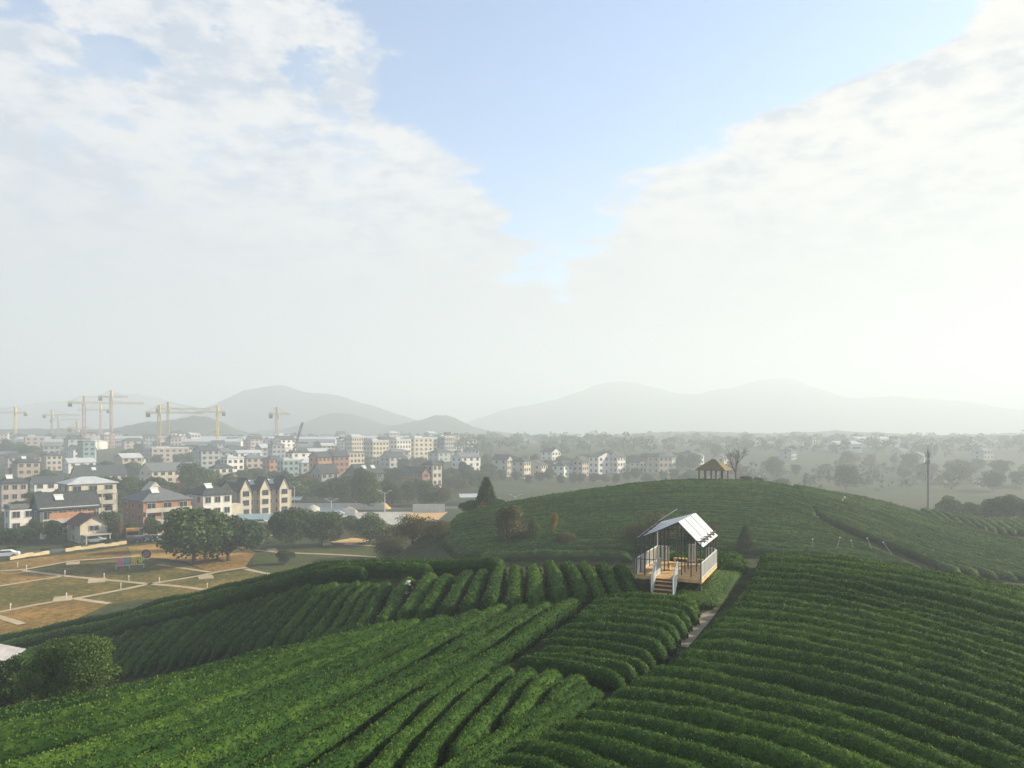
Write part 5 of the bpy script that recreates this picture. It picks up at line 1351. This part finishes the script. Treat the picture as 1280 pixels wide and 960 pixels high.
# stall with an orange canopy, and parasols
x, y, z = on_plain(166, 674)
sl = thing('market_stall', 'orange-canopied stall beside the village street', 'stall', (x, y, z), R(25))
MB().add([(-1.4, -1.1, 1.9), (1.4, -1.1, 1.9), (1.4, 1.1, 1.9), (-1.4, 1.1, 1.9), (-1.4, 0, 2.6), (1.4, 0, 2.6)], [(0, 1, 5, 4), (2, 3, 4, 5), (0, 4, 3), (1, 2, 5), (3, 2, 1, 0)]).build('canopy', surf('orange_canvas', (0.62, 0.27, 0.06), 0.8), sl)
for xx in (-1.3, 1.3):
    for yy in (-1, 1): MB().box((xx, yy, 0.95), (0.07, 0.07, 1.9)).build('leg', M_wht, sl)
MB().box((0, -0.8, 0.5), (2.5, 0.5, 1.0)).build('counter', M_ply, sl)
for u, v, c, lab in [(180, 672, (0.10, 0.10, 0.28), 'navy parasol by the parked cars'), (190, 671, (0.60, 0.58, 0.55), 'pale parasol beside the navy one')]:
    x, y, z = on_plain(u, v); pr = thing('parasol', lab, 'parasol', (x, y, z), 0)
    MB().tube((0, 0, 0), (0, 0, 2.6), 0.04, n=6).build('pole', M_wht, pr)
    m = MB(); n = 8; m.add([(0, 0, 2.7)] + [(1.4 * math.cos(2 * math.pi * i / n), 1.4 * math.sin(2 * math.pi * i / n), 2.1) for i in range(n)], [(0, 1 + i, 1 + (i + 1) % n) for i in range(n)] + [tuple(range(1, n + 1))[::-1]])
    m.build('canopy', surf('parasol_cloth', c, 0.8), pr)
# teal-roofed shelter sheds near the road
for u, v, lab in [(358, 634, 'teal-roofed open shed behind the long hoarding'), (592, 630, 'pale low roof beyond the hill shoulder'), (318, 660, 'teal lean-to roof below the townhouse row')]:
    x, y, z = on_plain(u, v); o = thing('open_shed', lab, 'shed', (x, y, z), R(8))
    MB().slab([(-5, -3, 2.6), (5, -3, 2.6), (5, 3, 3.4), (-5, 3, 3.4)], 0.12).build('roof', W_['teal'] if 'teal' in lab else Rf['metal'], o)
    for xx in (-4.6, 0, 4.6):
        for yy in (-2.7, 2.7): MB().box((xx, yy, 1.3), (0.15, 0.15, 2.6)).build('post', W_['grey'], o)

# sprinkler risers on the shelter hill
for k, (u, v, hpx, ln) in enumerate([(1016, 694, 20, 0), (1044, 694, 22, 6), (1068, 694, 18, -4), (1094, 697, 24, -10), (1120, 700, 22, -16)]):
    (x, y), = unproject([(u, v)], ground_z, 60); z = gz(x, y); h = hpx * y / F
    o = thing('sprinkler_pipe', 'thin pale standing pipe on the shelter hill, %s from the dark conifer' % ordw(k + 1), 'standing pipe', (x, y, z), 0, 'pale standing pipes on the shelter hill')
    MB().tube((0, 0, 0), (ln * y / F, 0, h), 0.022, n=6).build('pipe', M_conc, o); MB().box((ln * y / F, 0, h), (0.16, 0.10, 0.12)).build('nozzle', M_wht, o)

# ------------------------------------------------------------------ people picking tea
M_skin = surf('skin', (0.42, 0.25, 0.17), 0.6, 0.1); M_coat = surf('dark_jacket', (0.015, 0.018, 0.022), 0.85); M_beige = surf('beige_jacket', (0.50, 0.42, 0.30), 0.85); M_straw = surf('straw_hat', (0.60, 0.57, 0.48), 0.8)
def person(label, x, y, z, rz, coat, lean=0.5, hair=(0.02, 0.015, 0.01)):
    o = thing('person', label, 'person', (x, y, z), rz)
    J = {}; E = []
    def j(n, p, r, par=None):
        J[n] = (p, r); 
        if par: E.append((par, n))
    s, c = math.sin(lean), math.cos(lean)
    def up(h, f=0, sx=0): return (sx, -(s * h) - f * c, 0.92 + c * h - f * s)        # along the bent trunk, facing -y
    j('pelvis', (0, 0, 0.92), 0.15); j('waist', up(0.18), 0.135, 'pelvis'); j('chest', up(0.40), 0.155, 'waist'); j('neckbase', up(0.52), 0.09, 'chest'); j('neck', up(0.58, .01), 0.055, 'neckbase'); j('head0', up(0.66, .03), 0.085, 'neck'); j('head1', up(0.76, .03), 0.095, 'head0'); j('head2', up(0.83, .02), 0.06, 'head1'); j('nose', up(0.71, .135), 0.016, 'head0')
    for sx, L in ((-1, 'l'), (1, 'r')):
        j('sh' + L, up(0.47, 0, sx * .19), 0.075, 'chest'); j('el' + L, up(0.27, 0.16, sx * .27), 0.05, 'sh' + L); j('wr' + L, up(0.24, 0.40, sx * .17), 0.034, 'el' + L); j('pa' + L, up(0.24, 0.48, sx * .15), 0.036, 'wr' + L)
        for q in range(4):
            fx = sx * .15 + (q - 1.5) * 0.02; ln = (0.07, 0.085, 0.08, 0.06)[q]
            j('f%d%s' % (q, L), up(0.235, 0.50 + ln * .5, fx), 0.0095, 'pa' + L); j('g%d%s' % (q, L), up(0.215, 0.50 + ln, fx), 0.008, 'f%d%s' % (q, L))
        j('th' + L, up(0.23, 0.48, sx * .15 - sx * .045), 0.011, 'wr' + L); j('ti' + L, up(0.22, 0.52, sx * .15 - sx * .055), 0.009, 'th' + L)
        j('hp' + L, (sx * .10, 0.0, 0.86), 0.10, 'pelvis'); j('kn' + L, (sx * .12, -0.06, 0.47), 0.062, 'hp' + L); j('an' + L, (sx * .12, 0.02, 0.09), 0.042, 'kn' + L); j('to' + L, (sx * .13, -0.16, 0.04), 0.036, 'an' + L)
    names = list(J); me = bpy.data.meshes.new('body'); me.from_pydata([J[n][0] for n in names], [(names.index(a), names.index(b)) for a, b in E], [])
    tmp = bpy.data.objects.new('tmp', me); COL.objects.link(tmp)
    sk = tmp.modifiers.new('s', 'SKIN'); sd = tmp.modifiers.new('d', 'SUBSURF'); sd.levels = 1; sd.render_levels = 1
    for i, n in enumerate(names):
        v = me.skin_vertices[0].data[i]; v.radius = (J[n][1], J[n][1]); v.use_root = (n == 'pelvis')
    dg = bpy.context.evaluated_depsgraph_get(); body = bpy.data.meshes.new_from_object(tmp.evaluated_get(dg)); bpy.data.objects.remove(tmp); body.name = 'body'
    body.materials.clear(); body.materials.append(coat); body.materials.append(M_skin); body.materials.append(M_coat)
    hc = Vector(J['head1'][0]); 
    for p in body.polygons:
        p.use_smooth = True; q = p.center
        if (q - hc).length < 0.20 or any((q - Vector(J['pa' + L][0])).length < 0.13 for L in 'lr'): p.material_index = 1
        elif q.z < 0.9: p.material_index = 2
    link('body', body, o)
    # wide conical hat and hair below it
    a = Vector(up(1, 0)) - Vector(up(0, 0)); a.normalize(); b0 = Vector(up(0.79, .02)); m = MB(); n = 18; e1 = a.orthogonal().normalized(); e2 = a.cross(e1)
    vs = [b0 + a * 0.17] + [b0 + (e1 * math.cos(2 * math.pi * i / n) + e2 * math.sin(2 * math.pi * i / n)) * 0.23 for i in range(n)] + [b0 + a * 0.12]
    m.add(vs, [(0, 1 + i, 1 + (i + 1) % n) for i in range(n)] + [(n + 1, 1 + (i + 1) % n, 1 + i) for i in range(n)]); m.build('hat', M_straw, o)
    MB().ball(tuple(Vector(up(0.755, -0.015))), 0.098, 10, 7).build('hair', surf('hair', hair, 0.7), o)
    for sx in (-1, 1): MB().ball(up(0.725, .122, sx * .032), 0.011, 6, 5).build('eye', M_coat, o); MB().ball(up(0.71, 0.02, sx * .095), 0.024, 6, 5, (0.4, 0.7, 1.1)).build('ear', M_skin, o)
    MB().ball(up(0.655, .112), 0.02, 6, 5, (1.3, 0.5, 0.35)).build('mouth', surf('lips', (0.3, 0.10, 0.08), 0.6), o)
    return o
(px_, py_), = unproject([(517, 738)], canopy, 40)
person('person in dark clothes and white hat bending between the rear tea rows', px_, py_, gz(px_, py_) - 0.05, R(-60), M_coat, 0.55)
(px_, py_), = unproject([(1051, 626)], canopy, 100)
person('person in beige jacket and straw hat picking tea on the shelter hill skyline', px_, py_, gz(px_, py_), R(60), M_beige, 0.7)

# ------------------------------------------------------------------ more village and plain trees
rr = random.Random(5)
def clear(x, y, d=6): return all((x - a) ** 2 + (y - b) ** 2 > (c * 0.62 + d) ** 2 for a, b, c in HOUSES)
kinds = ['dark0', 'dark1', 'dark2', 'mid0', 'mid1', 'tall0', 'tall1', 'olive0', 'bush1', 'brown0', 'dark0', 'dark2', 'mid2']
band = [  # denser clumps seen between the houses: (u0, u1, distance, how many, height)
    (118, 214, 262, 16, 8.5), (120, 215, 240, 10, 7), (218, 300, 250, 10, 7), (80, 130, 215, 5, 6), (20, 60, 215, 4, 6), (335, 480, 300, 14, 8), (440, 560, 330, 12, 9), (232, 262, 290, 3, 11), (268, 300, 265, 4, 8), (350, 380, 262, 4, 9.5), (385, 430, 258, 5, 8), (430, 470, 245, 5, 10.5), (470, 500, 250, 4, 9), (505, 560, 245, 6, 8), (0, 45, 480, 7, 13),
    (35, 75, 300, 4, 8), (556, 612, 350, 7, 9), (612, 860, 352, 18, 6), (600, 860, 430, 22, 9), (70, 100, 250, 3, 7), (290, 345, 320, 5, 8), (560, 600, 300, 4, 8)]
for u0, u1, yb, n, hh in band:
    for k in range(n):
        for _ in range(12):
            y = yb + rr.uniform(-16, 16); x = at(u0 + (u1 - u0) * (k + rr.uniform(0.1, 0.9)) / n, y)
            if clear(x, y, 2.5): break
        tree(rr.choice(kinds), x, y, hh * rr.uniform(.75, 1.2), hh * rr.uniform(.7, 1.15), 'hazy tree among the village houses', 'trees among the village houses')
for k in range(80):
    for _ in range(20):
        u = rr.uniform(-20, 620); y = rr.uniform(340, 720); x = at(u, y)
        if clear(x, y): break
    h = rr.uniform(6, 11); tree(rr.choice(kinds), x, y, h, h * rr.uniform(.6, 1.1), 'hazy tree in the far part of the town', 'trees in the far part of the town')
for k in range(44):
    u = rr.uniform(860, 1300); y = rr.choice((rr.uniform(300, 460), rr.uniform(460, 720))); x = at(u, y); h = rr.uniform(6, 12)
    if abs(u - 1160) < 14 and y < 300: continue
    tree(rr.choice(kinds), x, y, h, h * rr.uniform(.8, 1.3), 'misty tree on the plain beyond the shelter hill', 'misty trees beyond the shelter hill')
T('dark1', 976, 262, 28, 30, 'rounded misty tree right of the bare tree, standing clear of the crest')

# far woods: belts of crowns that read as one mass
def wood(u0, u1, y0, y1, n, h, seed, label):
    r = np.random.default_rng(seed); u = r.uniform(u0, u1, n); y = r.uniform(y0, y1, n); x = (u - 640) / F * y; z = ground_z(x, y)
    hh = h * r.uniform(.6, 1.25, n)
    C = np.repeat(np.stack([x, y, z + hh * .55], 1), 5, 0) + r.normal(size=(n * 5, 3)) * np.repeat(hh, 5)[:, None] * np.array([.28, .28, .20]); Rr = np.repeat(hh, 5) * r.uniform(.20, .34, n * 5)
    V, Q, ti = leaf_cloud(C, Rr, n * 5 * 16, h * 0.22, r)
    props(link('wood', mesh_np('wood', V, Q, L_dark, tint=ti)), label, 'wood', kind='stuff')
wood(-60, 640, 700, 1000, 420, 9, 1, 'far belt of hazy woodland behind the town')
wood(560, 1360, 520, 760, 300, 9, 2, 'misty woodland across the plain behind the shelter hill')
wood(500, 1400, 780, 1100, 420, 10, 3, 'faint woodland near the horizon')
wood(840, 1340, 300, 420, 60, 6, 4, 'misty scrub on the low ground beyond the shelter hill')

# ------------------------------------------------------------------ hills
M_hill = soil('forest_slope', [(0.38, (0.020, 0.032, 0.014)), (0.5, (0.032, 0.046, 0.020)), (0.62, (0.055, 0.062, 0.028))], 0.01, 0.06)
def hill(peaks, y, depth, seed, name='hill', base=None):
    """ridge through skyline points (u, v) at distance y"""
    us = np.array([p[0] for p in peaks], float); xs = (us - 640) / F * y; hs = np.array([-(p[1] - HV) / F * y for p in peaks]); b0 = gz(0, y)
    X = np.linspace(xs[0], xs[-1], 160); Y = np.linspace(-depth, depth, 50)
    prof = np.interp(X, xs, np.maximum(hs - b0, 0)); k = np.ones(7) / 7; prof = np.convolve(np.pad(prof, 3, 'edge'), k, 'valid')
    gx_, gy_ = np.meshgrid(X, Y); f = np.clip(1 - np.abs(Y / depth) ** 1.6, 0, 1) ** 1.3
    H = prof[None] * f[:, None]; sc = max(hs - b0)
    nz = fbm(np.stack([gx_ / sc / 1.2 + seed, (gy_ + y) / sc / 1.2, np.zeros_like(gx_)], 2), 5) - 0.47
    H = H * (1 + 0.35 * nz) + nz * 0.10 * H
    H += fbm(np.stack([gx_ / 7.0 + seed, gy_ / 7.0, np.zeros_like(gx_)], 2), 2) * 4.0 * np.clip(H / 8, 0, 1)
    V = np.stack([gx_, gy_ + y, b0 - 0.5 + H], 2).reshape(-1, 3); n = 160
    i = (np.arange(49)[:, None] * n + np.arange(n - 1)[None]).ravel(); Q = np.stack([i, i + 1, i + n + 1, i + n], 1)
    props(link(name, mesh_np(name, V, Q, M_hill, smooth=True)), kind='structure')
hill([(-200, 553), (-60, 541), (0, 537), (60, 536), (130, 538), (160, 536), (180, 532), (205, 527), (240, 522), (262, 526), (285, 536), (305, 545), (318, 551), (335, 556)], 1000, 170, 3)
hill([(300, 556), (330, 538), (352, 538), (375, 532), (400, 524), (422, 519), (440, 522), (462, 527), (480, 533), (496, 534), (520, 528), (552, 520), (575, 527), (600, 537), (640, 543), (700, 546), (740, 556)], 1400, 190, 8)
hill([(150, 556), (215, 528), (255, 510), (285, 499), (305, 492), (322, 491), (340, 486), (362, 483), (378, 487), (395, 485), (412, 490), (428, 497), (446, 504), (470, 512), (510, 524), (580, 540), (660, 556)], 1900, 260, 14)
hill([(520, 556), (580, 530), (630, 516), (670, 506), (700, 496), (726, 484), (748, 478), (768, 474), (784, 479), (806, 482), (830, 492), (858, 494), (886, 486), (905, 480), (922, 479), (950, 474), (968, 478), (990, 484), (1025, 494), (1060, 498), (1110, 494), (1160, 499), (1240, 506), (1330, 518), (1500, 555)], 2680, 360, 31)
hill([(-250, 556), (-120, 520), (0, 512), (70, 503), (140, 492), (190, 496), (260, 508), (340, 530), (420, 556)], 2680, 340, 44)
hill([(640, 556), (760, 545), (860, 540), (960, 543), (1060, 539), (1160, 546), (1300, 541), (1450, 552)], 1150, 120, 19)
